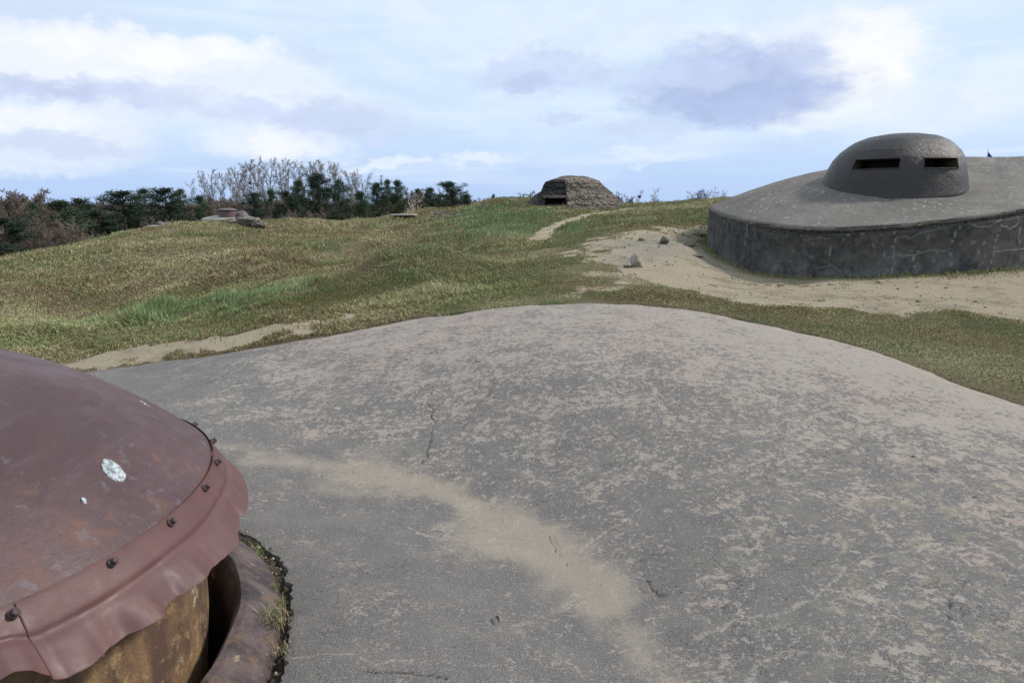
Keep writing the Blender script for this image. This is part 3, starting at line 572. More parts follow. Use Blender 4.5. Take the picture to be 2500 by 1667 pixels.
kpk = np.argmax(silz); zl = silz[:kpk+1]; xl = silx[:kpk+1]; zr_ = silz[kpk:][::-1]; xr_ = silx[kpk:][::-1]
for i in range(nz):
    f_ = i/(nz-1); h = -.5+(ztop+.5)*(1-(1-f_)**1.7)
    xl_ = np.interp(h, zl, xl) if h > zl[0] else xl[0]+(h-zl[0])*.8; xr2 = np.interp(h, zr_, xr_) if h > zr_[0] else xr_[0]-(h-zr_[0])*.8
    cx_ = (xl_+xr2)/2; hw_ = (xr2-xl_)/2; dep = max(hw_*.82, .01)
    cs, sn = np.cos(tt), np.sin(tt)
    e = 2.4; rr = (np.abs(cs)**e+np.abs(sn)**e)**(-1/e); x = cx_+hw_*rr*cs; y = dep*rr*sn
    course = ((h*4.2) % 1); stepin = -.03*(course < .16)
    ns_ = (fbm(tt*7+x*2, y*2+h*6, 101, 4)-.5)*.13+(vnoise(x*14, h*14+y*5, 103)-.5)*.09+stepin*(fbm(tt*5, tt*0+h*2, 104, 2) > .4)
    ns_ = ns_*min(1., hw_*.9+.05); x = x+ns_*cs; y = y+ns_*sn; z = np.full(nt2, h)+(vnoise(x*3, y*3, 105)-.5)*.05*(f_ > .02)
    V.append(np.stack([x, y, z], -1))
V = np.array(V); left_shade = np.zeros(V.shape[:2])
# flat face cut on left front, opening under it; their shade painted dark
xa, xb = at(1328, 470, 32)[0]-B2[0], at(1378, 470, 32)[0]-B2[0]
zs0, zs1 = at(1350, 500, 32)[2]-B2[2], at(1350, 483, 32)[2]-B2[2]
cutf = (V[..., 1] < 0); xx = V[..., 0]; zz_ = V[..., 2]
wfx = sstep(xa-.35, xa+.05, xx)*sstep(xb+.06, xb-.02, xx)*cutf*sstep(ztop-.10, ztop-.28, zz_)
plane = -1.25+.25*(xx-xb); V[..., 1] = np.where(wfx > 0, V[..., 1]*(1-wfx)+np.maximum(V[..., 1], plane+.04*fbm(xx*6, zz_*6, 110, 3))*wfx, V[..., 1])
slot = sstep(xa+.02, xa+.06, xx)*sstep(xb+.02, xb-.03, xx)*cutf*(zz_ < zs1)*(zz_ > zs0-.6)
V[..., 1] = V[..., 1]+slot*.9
left_shade = np.clip(wfx*1.3+slot*.6+cutf*sstep(xa+.3, xa-.1, xx)*.75, 0, 1)  # painted shade: cut face, opening and left flank away from the sun
V2 = np.concatenate([V.reshape(-1, 3), [[V[-1, :, 0].mean(), V[-1, :, 1].mean(), ztop+.01]]]); j = np.arange(nt2)
tri = np.stack([(nz-1)*nt2+j, (nz-1)*nt2+(j+1) % nt2, np.full(nt2, nz*nt2)], -1)
body = mesh_np('casemate_body', V2, [gridq(nz, nt2, True), tri], AGG, b2e, attrs=dict(dark=np.concatenate([left_shade.ravel(), [0]])), smooth=False)
# lintel over the opening
def boxmesh(x0, x1, y0, y1, z0, z1, n=8, rough=.0, seed=0):
    """rounded, slightly uneven block as a subdivided box"""
    V = []; Fq = []; c0 = 0
    def face(o, u, v, nu, nv):
        nonlocal c0
        U, W_ = np.meshgrid(np.linspace(0, 1, nu+1), np.linspace(0, 1, nv+1), indexing='ij')
        p = np.array(o)+U[..., None]*np.array(u)+W_[..., None]*np.array(v); V.append(p.reshape(-1, 3)); Fq.append(gridq(nu+1, nv+1)+c0); c0 += (nu+1)*(nv+1)
    a, b_, c_ = x1-x0, y1-y0, z1-z0
    face((x0, y0, z0), (0, b_, 0), (a, 0, 0), n, n); face((x0, y0, z1), (a, 0, 0), (0, b_, 0), n, n); face((x0, y0, z0), (a, 0, 0), (0, 0, c_), n, n); face((x0, y1, z0), (0, 0, c_), (a, 0, 0), n, n)
    face((x0, y0, z0), (0, 0, c_), (0, b_, 0), n, n); face((x1, y0, z0), (0, b_, 0), (0, 0, c_), n, n)
    P = np.concatenate(V); ce = np.array([(x0+x1)/2, (y0+y1)/2, (z0+z1)/2]); hf = np.array([a, b_, c_])/2
    q_ = (P-ce)/hf; l8 = (np.abs(q_)**10).sum(1)**(1/10); P = ce+q_/l8[:, None]**.35*hf
    if rough:
        d_ = P-ce; d_ /= np.linalg.norm(d_, axis=1)[:, None]; k = 2.2/max(a, b_, c_)
        P = P+d_*((fbm(P[:, 0]*k*2+seed, P[:, 1]*k*2+P[:, 2]*k*2, 200, 3)-.5)*rough)[:, None]
    return P, np.concatenate(Fq)
v, f_ = boxmesh(xa-.05, xb+.1, -1.42, -1.0, zs1-.02, zs1+.10, 10, .05); mesh_np('lintel', v, [f_], AGG, b2e)
# ------------------------------------------------------------------ foreground steel turret
TM, g, b = newmat('turret_painted_steel', .42)
P = g.coord('Object'); n1 = g.noise(P, 1.8, 6, .65, .4); n2 = g.noise(P, 9, 6, .7); n3 = g.noise(P, 60, 5, .75); n4 = g.noise(g.mapv(P, (3, 1, 6)), 5, 6, .7)
c = g.mix(g.mr(n1, .35, .65), (.062, .033, .034), (.092, .048, .048)); c = g.mix(g.mr(n4, .50, .72, 0, .35), c, (.115, .085, .095))
rimw = g.attr('rimw').outputs['Fac']
ru = g.mr(g.math('ADD', n2, g.math('MULTIPLY', rimw, .14)), .62, .82); c = g.mix(g.math('MULTIPLY', ru, .55), c, g.mix(n3, (.125, .055, .038), (.21, .105, .062)))
bl_ = g.mr(g.math('ADD', g.noise(g.vmath('ADD', P, (4, 9, 2)), 20, 4, .6), g.math('MULTIPLY', rimw, .08)), .66, .76); c = g.mix(g.math('MULTIPLY', bl_, .35), c, (.15, .145, .16))
c = g.mix(g.mr(n3, .40, .25, 0, .55), c, (.045, .03, .03)); c = g.mix(g.mr(n3, .62, .76, 0, .35), c, (.22, .19, .19))
g.put(b.inputs['Base Color'], c); b.inputs['Metallic'].default_value = .0; b.inputs['Specular IOR Level'].default_value = .36
g.put(b.inputs['Roughness'], g.mr(n2, .3, .7, .42, .62)); g.put(b.inputs['Normal'], g.bump(g.math('ADD', g.math('MULTIPLY', n2, .9), g.math('ADD', g.math('MULTIPLY', n3, .35), g.math('MULTIPLY', n1, 2.))), .5, .010))
KM, g, b = newmat('skirt_painted_sheet', .38)
P = g.coord('Object'); n1 = g.noise(P, 3, 5, .6); n2 = g.noise(P, 16, 5, .65); n3 = g.noise(P, 150, 3, .6)
c = g.mix(g.mr(n1, .3, .7), (.088, .040, .038), (.120, .056, .051)); c = g.mix(g.mr(n2, .58, .75, 0, .45), c, (.19, .10, .065)); c = g.mix(g.mr(n2, .40, .25, 0, .3), c, (.10, .065, .065))
g.put(b.inputs['Base Color'], c); b.inputs['Metallic'].default_value = .0; b.inputs['Specular IOR Level'].default_value = .42
g.put(b.inputs['Roughness'], g.mr(n2, .3, .7, .46, .62)); g.put(b.inputs['Normal'], g.bump(g.math('ADD', g.math('MULTIPLY', n3, .4), g.math('MULTIPLY', n2, .15)), .35, .004))
def rustmat(name, a1, a2, a3, pale=(.36, .31, .18), rough=.75):
    m, g, b = newmat(name, rough); P = g.coord('Object'); X_, Y_, Z_ = g.sep(P)
    n1 = g.noise(g.mapv(P, (1, 1, .35)), 4.5, 6, .65, .4); n2 = g.noise(P, 13, 6, .75); n3 = g.noise(P, 95, 4, .75)
    c = g.mix(g.mr(n1, .40, .60), a1, a2); c = g.mix(g.mr(n2, .50, .66, 0, .8), c, a3); c = g.mix(g.mr(n3, .46, .28, 0, .6), c, tuple(v*.35 for v in a1))
    p1 = g.mr(g.noise(g.vmath('ADD', P, (7, 1, 3)), 7, 6, .7), .60, .67); c = g.mix(g.math('MULTIPLY', p1, g.mr(n3, .3, .6, .2, .8)), c, pale)
    w_ = g.math('MULTIPLY', g.mr(g.vor(P, 24, 'F1'), .18, .08), g.mr(n1, .5, .6)); c = g.mix(g.math('MULTIPLY', w_, .8), c, (.50, .46, .38))
    g.put(b.inputs['Base Color'], c); b.inputs['Specular IOR Level'].default_value = .4; g.put(b.inputs['Normal'], g.bump(g.math('ADD', n2, g.math('MULTIPLY', n3, .6)), .7, .012)); return m
YM = rustmat('turret_wall_rust', (.095, .052, .034), (.24, .145, .070), (.34, .23, .11), (.50, .43, .29))
RGM = rustmat('collar_rust', (.045, .032, .033), (.12, .085, .082), (.17, .10, .055), (.42, .35, .22), .6)
BM = steelmat('bolt_steel', (.07, .045, .042), (.13, .09, .085), (.20, .09, .05), .45, .5, .4)
LEAD, g, b = newmat('filled_plug', .5); n_ = g.noise(g.coord('Object'), 55, 5, .8); g.put(b.inputs['Base Color'], g.mix(g.mr(n_, .4, .6), (.14, .155, .17), (.50, .53, .54))); g.put(b.inputs['Normal'], g.bump(n_, .7, .004))
tu = empty('gun_turret', (CX, CY, 0)); tag(tu, 'rust red domed steel gun turret with bolted sheet metal skirt, close at the left', 'gun turret')
Rm, Zm, Hd, Pn = 1.183, .667, .525, 2.2
def domez(r): return Zm+Hd*(1-(r/Rm)**Pn)
nrr, ntt = 120, 480; r = np.linspace(0, Rm, nrr)[1:]; T = np.linspace(0, 2*PI, ntt, endpoint=False)
def dome_th(px, py):                     # photo pixel -> point on the dome
    d = ray(px, py); t = np.linspace(.5, 6, 6000); P = np.array([0, 0, EYE])+d*t[:, None]; rr = np.hypot(P[:, 0]-CX, P[:, 1]-CY)
    ok = (rr < Rm) & (P[:, 2] < domez(rr)); k = np.argmax(ok); return P[k]
R_, T_ = np.meshgrid(r, T, indexing='ij'); Xd = R_*np.cos(T_); Yd = R_*np.sin(T_); Zd = domez(R_)+(fbm(Xd*3, Yd*3, 301, 3)-.5)*.014
plug = dome_th(276, 1143); plug2 = dome_th(205, 1222); plug3 = dome_th(352, 985)
dent = np.zeros_like(Zd)
for q_, a_, w_ in ((plug, .012, .045), (plug2, .004, .012), (dome_th(220, 985), .006, .018), (dome_th(80, 1205), .006, .02)):
    dd = np.hypot(Xd+CX-q_[0], Yd+CY-q_[1]); dent -= a_*np.exp(-(dd/w_)**4)
Zd = Zd+dent
edge = []                                # rolled edge of the dome plate
for dr, dz in ((.006, -.010), (.006, -.035), (-.02, -.045), (-.25, -.05)): edge.append(np.stack([(Rm+dr)*np.cos(T), (Rm+dr)*np.sin(T), np.full(ntt, Zm+dz)], -1))
V = np.concatenate([[[0, 0, domez(0.)]], np.stack([Xd, Yd, Zd], -1).reshape(-1, 3)]+edge); qs = gridq(nrr-1+4, ntt, True)+1; j = np.arange(ntt)
rw = np.concatenate([[0], sstep(.62, 1.0, R_/Rm).ravel(), np.ones(4*ntt)])
mesh_np('dome', V, [qs, np.stack([np.zeros(ntt, int), 1+j, 1+(j+1) % ntt], -1)], TM, tu, attrs=dict(rimw=rw), smooth=True)
def disc(name, c, rx, ry, ang, mat, parent, up=.001, seed=1):
    a = np.linspace(0, 2*PI, 40, endpoint=False); k = 1+.45*(fbm(np.cos(a)*1.6+seed, np.sin(a)*1.6, seed, 3)-.5); x = rx*np.cos(a)*k; y = ry*np.sin(a)*k
    X_ = x*math.cos(ang)-y*math.sin(ang)+c[0]-CX; Y_ = x*math.sin(ang)+y*math.cos(ang)+c[1]-CY
    def zz_(X_, Y_): return domez(np.hypot(X_, Y_))+up
    V = [];
    for s_, u in ((1, -.014), (1, 0), (.7, .002), (.35, .003)):
        xs = (X_-(c[0]-CX))*s_+c[0]-CX; ys = (Y_-(c[1]-CY))*s_+c[1]-CY; V.append(np.stack([xs, ys, zz_(xs, ys)+u], -1))
    V = np.concatenate(V+[[[c[0]-CX, c[1]-CY, zz_(c[0]-CX, c[1]-CY)+.003]]]); j = np.arange(40)
    return mesh_np(name, V, [gridq(4, 40, True), np.stack([120+j, 120+(j+1) % 40, np.full(40, 160)], -1)], mat, parent, smooth=True)
disc('plug', plug, .040, .030, -.6, LEAD, tu, -.006, 3); disc('plug', plug3, .022, .008, -.3, LEAD, tu, .001, 5); disc('plug', plug2, .007, .006, 0, LEAD, tu, .003, 7)
# wall below the dome
prf = [(1.02, .60), (1.09, .56), (1.12, .48), (1.125, .30), (1.125, .0), (1.10, -.25), (1.10, -.9)]
T3 = np.linspace(0, 2*PI, 360, endpoint=False); pf = np.array(prf); sN = 70; si = np.linspace(0, len(pf)-1, sN); pr2 = np.stack([np.interp(si, np.arange(len(pf)), pf[:, k]) for k in (0, 1)], 1)
def lathe(pr2, T3, amp=.01, seed=400, sc=4):
    RR_ = pr2[:, 0][:, None]+(fbm(T3[None]*sc, pr2[:, 1][:, None]*sc+np.arange(len(pr2))[:, None]*.03, seed, 3)-.5)*amp
    return np.stack([RR_*np.cos(T3), RR_*np.sin(T3), np.broadcast_to(pr2[:, 1][:, None], RR_.shape)], -1).reshape(-1, 3)
mesh_np('turret_wall', lathe(pr2, T3, .012), [gridq(sN, 360, True)[:, ::-1]], YM, tu, smooth=True)
# skirt plates
th_of = lambda px, py, R1, Z1: (lambda q_: q_)(T[np.argmin(np.hypot(*(np.where((CY+R1*np.sin(T)) > .2, 1, np.nan)[:, None]*(proj(np.stack([CX+R1*np.cos(T), CY+R1*np.sin(T), np.full(ntt, Z1)], 1))-[px, py])).T) if False else np.nan_to_num(np.hypot(*((proj(np.stack([CX+R1*np.cos(T), CY+R1*np.sin(T), np.full(ntt, Z1)], 1))-[px, py])).T)+np.where((CY+R1*np.sin(T)) > .3, 0, 1e6), nan=1e9))])
bolt_px = [(513, 1078), (527, 1127), (501, 1189), (413, 1271), (270, 1366), (23, 1487)]
bth = [(th_of(px, py, 1.205, .65)+PI) % (2*PI)-PI for px, py in bolt_px]
seam = (th_of(70, 1470, 1.2, .63)+PI) % (2*PI)-PI
print('bolts', [round(math.degrees(a), 1) for a in bth], 'seam', math.degrees(seam))
def skirt_plate(t0, t1, extra, idx):
    n = max(60, int((t1-t0)*260)); tt = np.linspace(t0, t1, n); m_ = 34; u = np.linspace(0, 1, m_)
    U, TT = np.meshgrid(u, tt, indexing='ij')
    botz = .480+.010*(fbm(tt*5, tt*0, 501, 2)-.5)*2+.006*(np.abs(vnoise(tt*13, tt*0, 503)-.5)-.25)+.004*(vnoise(tt*60, tt*0, 506)-.5)+.075*np.exp(-np.abs(np.angle(np.exp(1j*(tt-NOTCH[0])))/NOTCH[1])**3)+.012*vnoise(tt*55, tt*0, 504)*np.exp(-np.abs(np.angle(np.exp(1j*(tt-NOTCH[0])))/.09)**2)
    fl = .118+.016*(fbm(tt*4+3, tt*0, 505, 2)-.5)
    Rr = 1.190+extra+fl[None]*(U**1.15); Zz = .664-(.664-botz[None])*U
    # buckled lower half: creases running out to the lip
    cre = np.zeros_like(U)
    for tc, wd, am, u0 in SK_DENTS:
        d_ = np.angle(np.exp(1j*(TT-tc)))/wd; cre += am*np.where(d_ > 0, np.exp(-(d_*1.9)**2), np.exp(-np.abs(d_*.9)**1.5))*sstep(u0, 1., U)
    cre += .005*(fbm(TT*9, U*1.2, 507, 3)-.5)*sstep(.25, .9, U)
    fold = -.010*np.exp(-((U-.50-.08*(fbm(TT*3, TT*0, 509, 2)-.5))/.07)**2)
    Rr = Rr+cre+fold
    x = Rr*np.cos(TT); y = Rr*np.sin(TT); V = np.stack([x, y, Zz+.10*cre], -1)
    f = gridq(m_, n); 
    if False:
        ce = V.reshape(-1, 3)[f].mean(1); a_ = np.arctan2(ce[:, 1], ce[:, 0]); uu = (.664-ce[:, 2])/.186
        bad = (np.abs(np.angle(np.exp(1j*(a_-NOTCH[0])))) < NOTCH[1]*(1-.5*(1-uu)+.08*np.sin(uu*20))) & (uu > NOTCH[2]); f = f[~bad]
    Vi = V.copy(); Vi[..., 0] -= .003*np.cos(TT); Vi[..., 1] -= .003*np.sin(TT)
    A_ = V.reshape(-1, 3); B_ = Vi.reshape(-1, 3); nn = len(A_); k = np.arange(n-1); lb = (m_-1)*n
    rimq = np.stack([lb+k, lb+k+1, nn+lb+k+1, nn+lb+k], -1); kk = np.arange(m_-1)*n
    sd_ = np.concatenate([np.stack([kk, kk+n, nn+kk+n, nn+kk], -1), np.stack([kk+n-1, nn+kk+n-1, nn+kk+2*n-1, kk+2*n-1], -1)])
    return mesh_np('skirt_plate', np.concatenate([A_, B_]), [np.concatenate([f[:, ::-1], f+nn, rimq, sd_])], KM, tu, smooth=True)
rs = random.Random(5); SK_DENTS = []
def thb(px, py): return (th_of(px, py, 1.31, .48)+PI) % (2*PI)-PI
for px, py, wd, am in [(372, 1506, .045, .030), (310, 1548, .04, -.014), (480, 1418, .06, .022), (565, 1335, .08, .024), (596, 1265, .04, -.020), (190, 1612, .08, .026), (430, 1462, .03, -.010)]:
    SK_DENTS.append((thb(px, py), wd, am, .38))
for q_ in range(26):
    t = .75+q_*.19+rs.uniform(-.05, .05)
    if t < 4.6: SK_DENTS.append((t, rs.uniform(.04, .09), rs.choice((-1, 1))*rs.uniform(.010, .025), .4))
nt_th = thb(30, 1690); NOTCH = (nt_th, .055, .45)
edges_ = [seam, seam+PI*.5, seam+PI, seam+PI*1.5, seam+2*PI]
for i in range(4): skirt_plate(edges_[i]-(.03 if i % 2 == 0 else 0), edges_[i+1]+(.03 if i % 2 == 0 else 0), .0045 if i % 2 == 0 else 0, i)
# bolts
def hexbolt():
    prof_ = [(0.0, .020), (.0095, .020), (.0115, .018), (.0125, .014), (.0125, .004)]
    V = []; n = 6
    for r_, z_ in prof_[1:]:
        a = np.arange(6)*PI/3; V.append(np.stack([r_*np.cos(a), r_*np.sin(a), np.full(6, z_)], -1))
    V = np.concatenate([[[0, 0, .020]]]+V); j = np.arange(6)
    return V, [gridq(4, 6, True)+1, np.stack([np.zeros(6, int), 1+j, 1+(j+1) % 6], -1)]
def washer():
    a = np.linspace(0, 2*PI, 20, endpoint=False); V = [np.stack([r_*np.cos(a), r_*np.sin(a), np.full(20, z_)], -1) for r_, z_ in ((.008, .0045), (.0150, .0045), (.0165, .003), (.0165, -.004))]
    return np.concatenate(V), [gridq(4, 20, True)]
all_b = list(bth); step = abs(np.median(np.diff(np.unwrap(np.sort(np.array(bth))))))
a0 = max(bth); k = 1
while a0+k*.235 < min(bth)+2*PI-.15: all_b.append(a0+k*.235); k += 1
hv, hf = hexbolt(); wv, wf = washer(); first = None
for a in all_b:
    nrm3 = Vector((math.cos(a)*.835, math.sin(a)*.835, .55)).normalized(); Rb = 1.208
    if first is None: bo = mesh_np('bolt', hv, hf, BM, tu); wa = mesh_np('washer', wv, wf, BM, bo); first = (bo, wa)
    else:
        bo = first[0].copy(); wa = first[1].copy(); COL.objects.link(bo); COL.objects.link(wa); bo.parent = tu; wa.parent = bo
    bo.scale = (.85, .85, .9); bo.location = (Rb*math.cos(a), Rb*math.sin(a), .648); bo.rotation_euler = nrm3.to_track_quat('Z', 'Y').to_euler()
# fixed armour collar round the turret pit
co = empty('armour_collar', (CX, CY, 0)); tag(co, 'pitted rusty steel collar ring set in the concrete around the turret pit', 'steel ring')
cpf = np.array([(1.17, -1.0), (1.185, -.5), (1.20, -.12), (1.215, -.01), (1.232, .045), (1.25, .064), (1.28, .062), (1.33, .035), (1.37, .008), (1.395, -.012), (1.415, -.05), (1.42, -.3)])
si = np.linspace(0, len(cpf)-1, 80); cp2 = np.stack([np.interp(si, np.arange(len(cpf)), cpf[:, k]) for k in (0, 1)], 1)
mesh_np('collar_ring', lathe(cp2, np.linspace(0, 2*PI, 500, endpoint=False), .018, 410, 6), [gridq(80, 500, True)], RGM, co, smooth=True)
SOILM, g, b = newmat('crack_soil', 1.); P = g.coord('Object'); n2 = g.noise(P, 40, 5, .75); c = g.mix(n2, (.022, .016, .011), (.10, .075, .05)); c = g.mix(g.math('MULTIPLY', g.mr(g.vor(P, 42, 'F1', 'Distance'), .25, .15), g.mr(g.noise(P, 6, 3), .45, .6)), c, (.42, .37, .29)); g.put(b.inputs['Base Color'], c); g.put(b.inputs['Normal'], g.bump(n2, 1., .02))
T4 = np.linspace(0, 2*PI, 900, endpoint=False); rr_ = np.linspace(1.385, 1.56, 16); RR4, TT4 = np.meshgrid(rr_, T4, indexing='ij')
Z4 = -.045+(fbm(TT4*30, RR4*30, 420, 3)-.5)*.06; Z4 = Z4-.08*sstep(1.46, 1.50, RR4); soil = mesh_np('soil_in_crack', np.stack([CX+RR4*np.cos(TT4), CY+RR4*np.sin(TT4), Z4], -1).reshape(-1, 3), [gridq(16, 900, True)], SOILM, smooth=False); tag(soil, 'dark soil and grit filling the gap between collar and concrete', 'soil', kind='stuff')

# ------------------------------------------------------------------ grass
def scatter_grass(n, seed):
    r_ = np.random.default_rng(seed); q = r_.random(n*2)
    a, b_ = math.log(5.0), math.log(48); k = .55                      # p(ln r) ~ exp(-k ln r)
    lr = -np.log(np.exp(-k*a)-q*(np.exp(-k*a)-np.exp(-k*b_)))/k; be = r_.uniform(-.74, .74, n*2); r = np.exp(lr)
    return r*np.sin(be), r*np.cos(be)
x, y = scatter_grass(900000, 21); r2_ = np.random.default_rng(22); b_ = r2_.uniform(.74, 1.15, 130000)*r2_.choice([-1, 1], 130000); q_ = np.exp(r2_.uniform(math.log(4.5), math.log(30), 130000)); x = np.concatenate([x, q_*np.sin(b_)]); y = np.concatenate([y, q_*np.cos(b_)])
so_ = -sdpoly(x, y, OUT2[::2])+(fbm(x*3, y*3, 600, 3)-.5)*.12; keep = (so_ > .0) & (sdpoly(x, y, BPLAN[::4]) < -.01)
x, y, so_ = x[keep], y[keep], so_[keep]; m = masks(x, y); r = np.hypot(x, y); rn = np.random.default_rng(5); u = rn.random(len(x))
bear = np.arctan2(x, y); lawn = sstep(-.05, .12, bear)*(1-sstep(15, 19, r))
pk = (1-np.clip((m['dirt']+(fbm(x*2.6, y*2.6, 650, 4)-.5)*1.1)*1.25, 0, 1)*np.clip(.75+m['dirt'], 0, .995))*(1-.35*m['moss'])*(.35+.65*sstep(.02, .35, so_)); pk = np.maximum(pk, m['foot']*.9)
keep = u < pk; x, y, so_, lawn, r = x[keep], y[keep], so_[keep], lawn[keep], r[keep]; m = {k: v[keep] for k, v in m.items()}
z = terrain_base(x, y); n = len(x); print('grass blades', n)
clump = fbm(x*1.6, y*1.6, 610, 3); tus = sstep(.5, .68, clump)
gr = np.clip(m['green']+(fbm(x*2.2, y*2.2, 613, 3)-.5)*1.1, 0, 1); isg = rn.random(n) < np.clip(.22+.62*gr+.4*m['foot'], 0, 1)
long_ = sstep(.6, .95, m['green'])*(1-m['moss'])*(1-lawn*.7)
tall = sstep(.62, .78, fbm(x*.9+40, y*.9, 640, 4))*(1-lawn); h = (.035+.055*tus+.13*tall*rn.random(n)+.10*long_*(.25+.75*clump))*(1-.60*lawn)*(1-.6*m['moss'])*(1+r*.012)*rn.uniform(.55, 1.35, n); h = np.where(m['foot'] > .5, .07*rn.uniform(.4, 1.3, n), h)
h *= np.clip(.3+so_*1.2, .3, 1)
wd = (.0026+.00042*r)*rn.uniform(.7, 1.3, n)
da = rn.uniform(0, 2*PI, n)*.55+fbm(x*.5, y*.5, 617, 2)*7; lean = np.where(isg, rn.uniform(.2, 1.0, n), rn.uniform(.6, 1.4, n)); lean = lean*(1-.35*long_)
dx, dy = np.cos(da), np.sin(da); fa = rn.uniform(0, PI, n); sx_, sy_ = np.cos(fa)*wd, np.sin(fa)*wd
B = np.stack([x, y, z-.01], -1); m1 = B+np.stack([dx*np.sin(lean*.6)*h*.55, dy*np.sin(lean*.6)*h*.55, np.cos(lean*.6)*h*.55+.01], -1)
t1 = m1+np.stack([dx*np.sin(lean*1.35)*h*.5, dy*np.sin(lean*1.35)*h*.5, np.cos(lean*1.35)*h*.5], -1); sd_ = np.stack([sx_, sy_, 0*sx_], -1)
V = np.stack([B-sd_, B+sd_, m1+sd_*.8, m1-sd_*.8, t1], 1).reshape(-1, 3); i5 = np.arange(n)*5
c1 = np.stack([.46+0*x, .395+0*x, .235+0*x], -1); c2 = np.array([.30, .215, .13]); tt_ = np.clip(rn.random(n)*.8+m['brown']*.6-.1, 0, 1)[:, None]; dry = c1*(1-tt_)+c2*tt_
g1 = np.array([.28, .285, .135]); g2 = np.array([.20, .23, .10]); g3 = np.array([.20, .305, .14]); t2 = rn.random(n)[:, None]; grc = g1*(1-t2)+g2*t2; grc = grc*(1-long_[:, None]*.6)+g3*long_[:, None]*.6
grc = grc*(1-m['moss'][:, None]*.7)+np.array([.17, .17, .06])*m['moss'][:, None]*.7
colr = np.where(isg[:, None], grc, dry)*rn.uniform(.82, 1.12, n)[:, None]; colr = np.repeat(colr, 5, 0)
GRM, g, b = newmat('grass_blades', .75); ga = g.attr('tint').outputs['Color']; g.put(b.inputs['Base Color'], ga); b.inputs['Specular IOR Level'].default_value = .15
grass = mesh_np('grass', V, [np.stack([i5, i5+1, i5+2, i5+3], -1), np.stack([i5+3, i5+2, i5+4], -1)], GRM, attrs=dict(tint=colr)); tag(grass, 'dry straw coloured and green grass covering the shell torn field', 'grass', kind='stuff')
# ------------------------------------------------------------------ tubes and trees
def tubes(segs, sides=3):
    p0 = np.array([s_[0] for s_ in segs], float); p1 = np.array([s_[1] for s_ in segs], float); r0 = np.array([s_[2] for s_ in segs]); r1 = np.array([s_[3] for s_ in segs])
    d = p1-p0; d /= np.linalg.norm(d, axis=1)[:, None]+1e-9; a = np.where(np.abs(d[:, 2:3]) > .9, [[1., 0, 0]], [[0, 0, 1.]]); u = np.cross(d, a); u /= np.linalg.norm(u, axis=1)[:, None]; w = np.cross(d, u)
    an = np.arange(sides)*2*PI/sides; ring = u[:, None]*np.cos(an)[None, :, None]+w[:, None]*np.sin(an)[None, :, None]
    V = np.concatenate([p0[:, None]+ring*r0[:, None, None], p1[:, None]+ring*r1[:, None, None]], 1); n = len(segs); base = np.arange(n)[:, None]*2*sides; k = np.arange(sides)[None]; k2 = (k+1) % sides
    return V.reshape(-1, 3), np.stack([base+k, base+k2, base+sides+k2, base+sides+k], -1).reshape(-1, 4)
def rot_to(d, ang, R):
    d = Vector(d); a = d.orthogonal().normalized(); a.rotate(Matrix.Rotation(R.uniform(0, 2*PI), 3, d)); v = d*math.cos(ang)+a*math.sin(ang); return v.normalized()
def limb(p, d, L_, r_, lv, R, out, prm):
    nseg = prm['seg'][lv]; p = Vector(p); d = Vector(d)
    for k in range(nseg):
        q = p+d*(L_/nseg); ra = r_*(1-.75*k/nseg); rb = r_*(1-.75*(k+1)/nseg); out[lv].append((tuple(p), tuple(q), max(ra, prm['rmin']), max(rb, prm['rmin']*.7)))
        f_ = (k+1)/nseg
        if lv+1 < len(prm['seg']) and f_ > prm['start'][lv]:
            for _ in range(prm['kids'][lv]):
                ch = rot_to(d, math.radians(R.uniform(*prm['ang'][lv])), R); pp = p.lerp(q, R.random())
                limb(pp, ch, L_*prm['len'][lv]*R.uniform(.6, 1.2)*(1.15-.6*f_), max(rb*.5, prm['rmin']), lv+1, R, out, prm)
        d = (d+Vector((R.gauss(0, 1), R.gauss(0, 1), R.gauss(0, .6)))*prm['wig'][lv]+Vector((0, 0, prm['up'][lv]))).normalized(); p = q
def bark(name, c1, c2, sc=4):
    m, g, b = newmat(name, .9); n_ = g.noise(g.mapv(g.coord('Object'), (1, 1, .4)), sc, 4, .7); rnd = g.n.new('ShaderNodeObjectInfo').outputs['Random']
    c = g.mix(g.mr(n_, .35, .65), c1, c2); c = g.mix(g.mr(rnd, 0, 1, 0, .45, False), c, tuple(v*.62 for v in c1)); g.put(b.inputs['Base Color'], c); return m
PB = bark('poplar_bark', (.20, .18, .145), (.34, .315, .26)); PTW = bark('poplar_twigs', (.19, .16, .13), (.25, .215, .18)); BB = bark('brown_bark', (.09, .072, .058), (.15, .125, .10)); BTW = bark('brown_twigs', (.175, .135, .108), (.265, .21, .175)); WB = bark('birch_bark', (.40, .37, .33), (.62, .59, .54))
def bare_tree(prm, H, seed, nm, mt, mc, stems=1, r0=.11):
    R = random.Random(seed); out = [[] for _ in prm['seg']]
    for s_ in range(stems):
        d = rot_to((0, 0, 1), math.radians(prm['tilt']*(1 if stems > 1 else .25)*R.random()), R); limb((R.uniform(-.2, .2)*(stems > 1), R.uniform(-.2, .2)*(stems > 1), 0), d, H*R.uniform(.8, 1.)/1.02, r0*R.uniform(.8, 1.1), 0, R, out, prm)
    v, f = tubes(out[0], 6); v2, f2 = tubes(sum(out[1:], []), 3); mh = max(v[:, 2].max(), v2[:, 2].max())
    e = bpy.data.objects.new(nm, None); t = mesh_np('trunk', v/mh, [f], mt, link=False, smooth=True); c = mesh_np('crown', v2/mh, [f2], mc, link=False)
    return (nm, t, c)
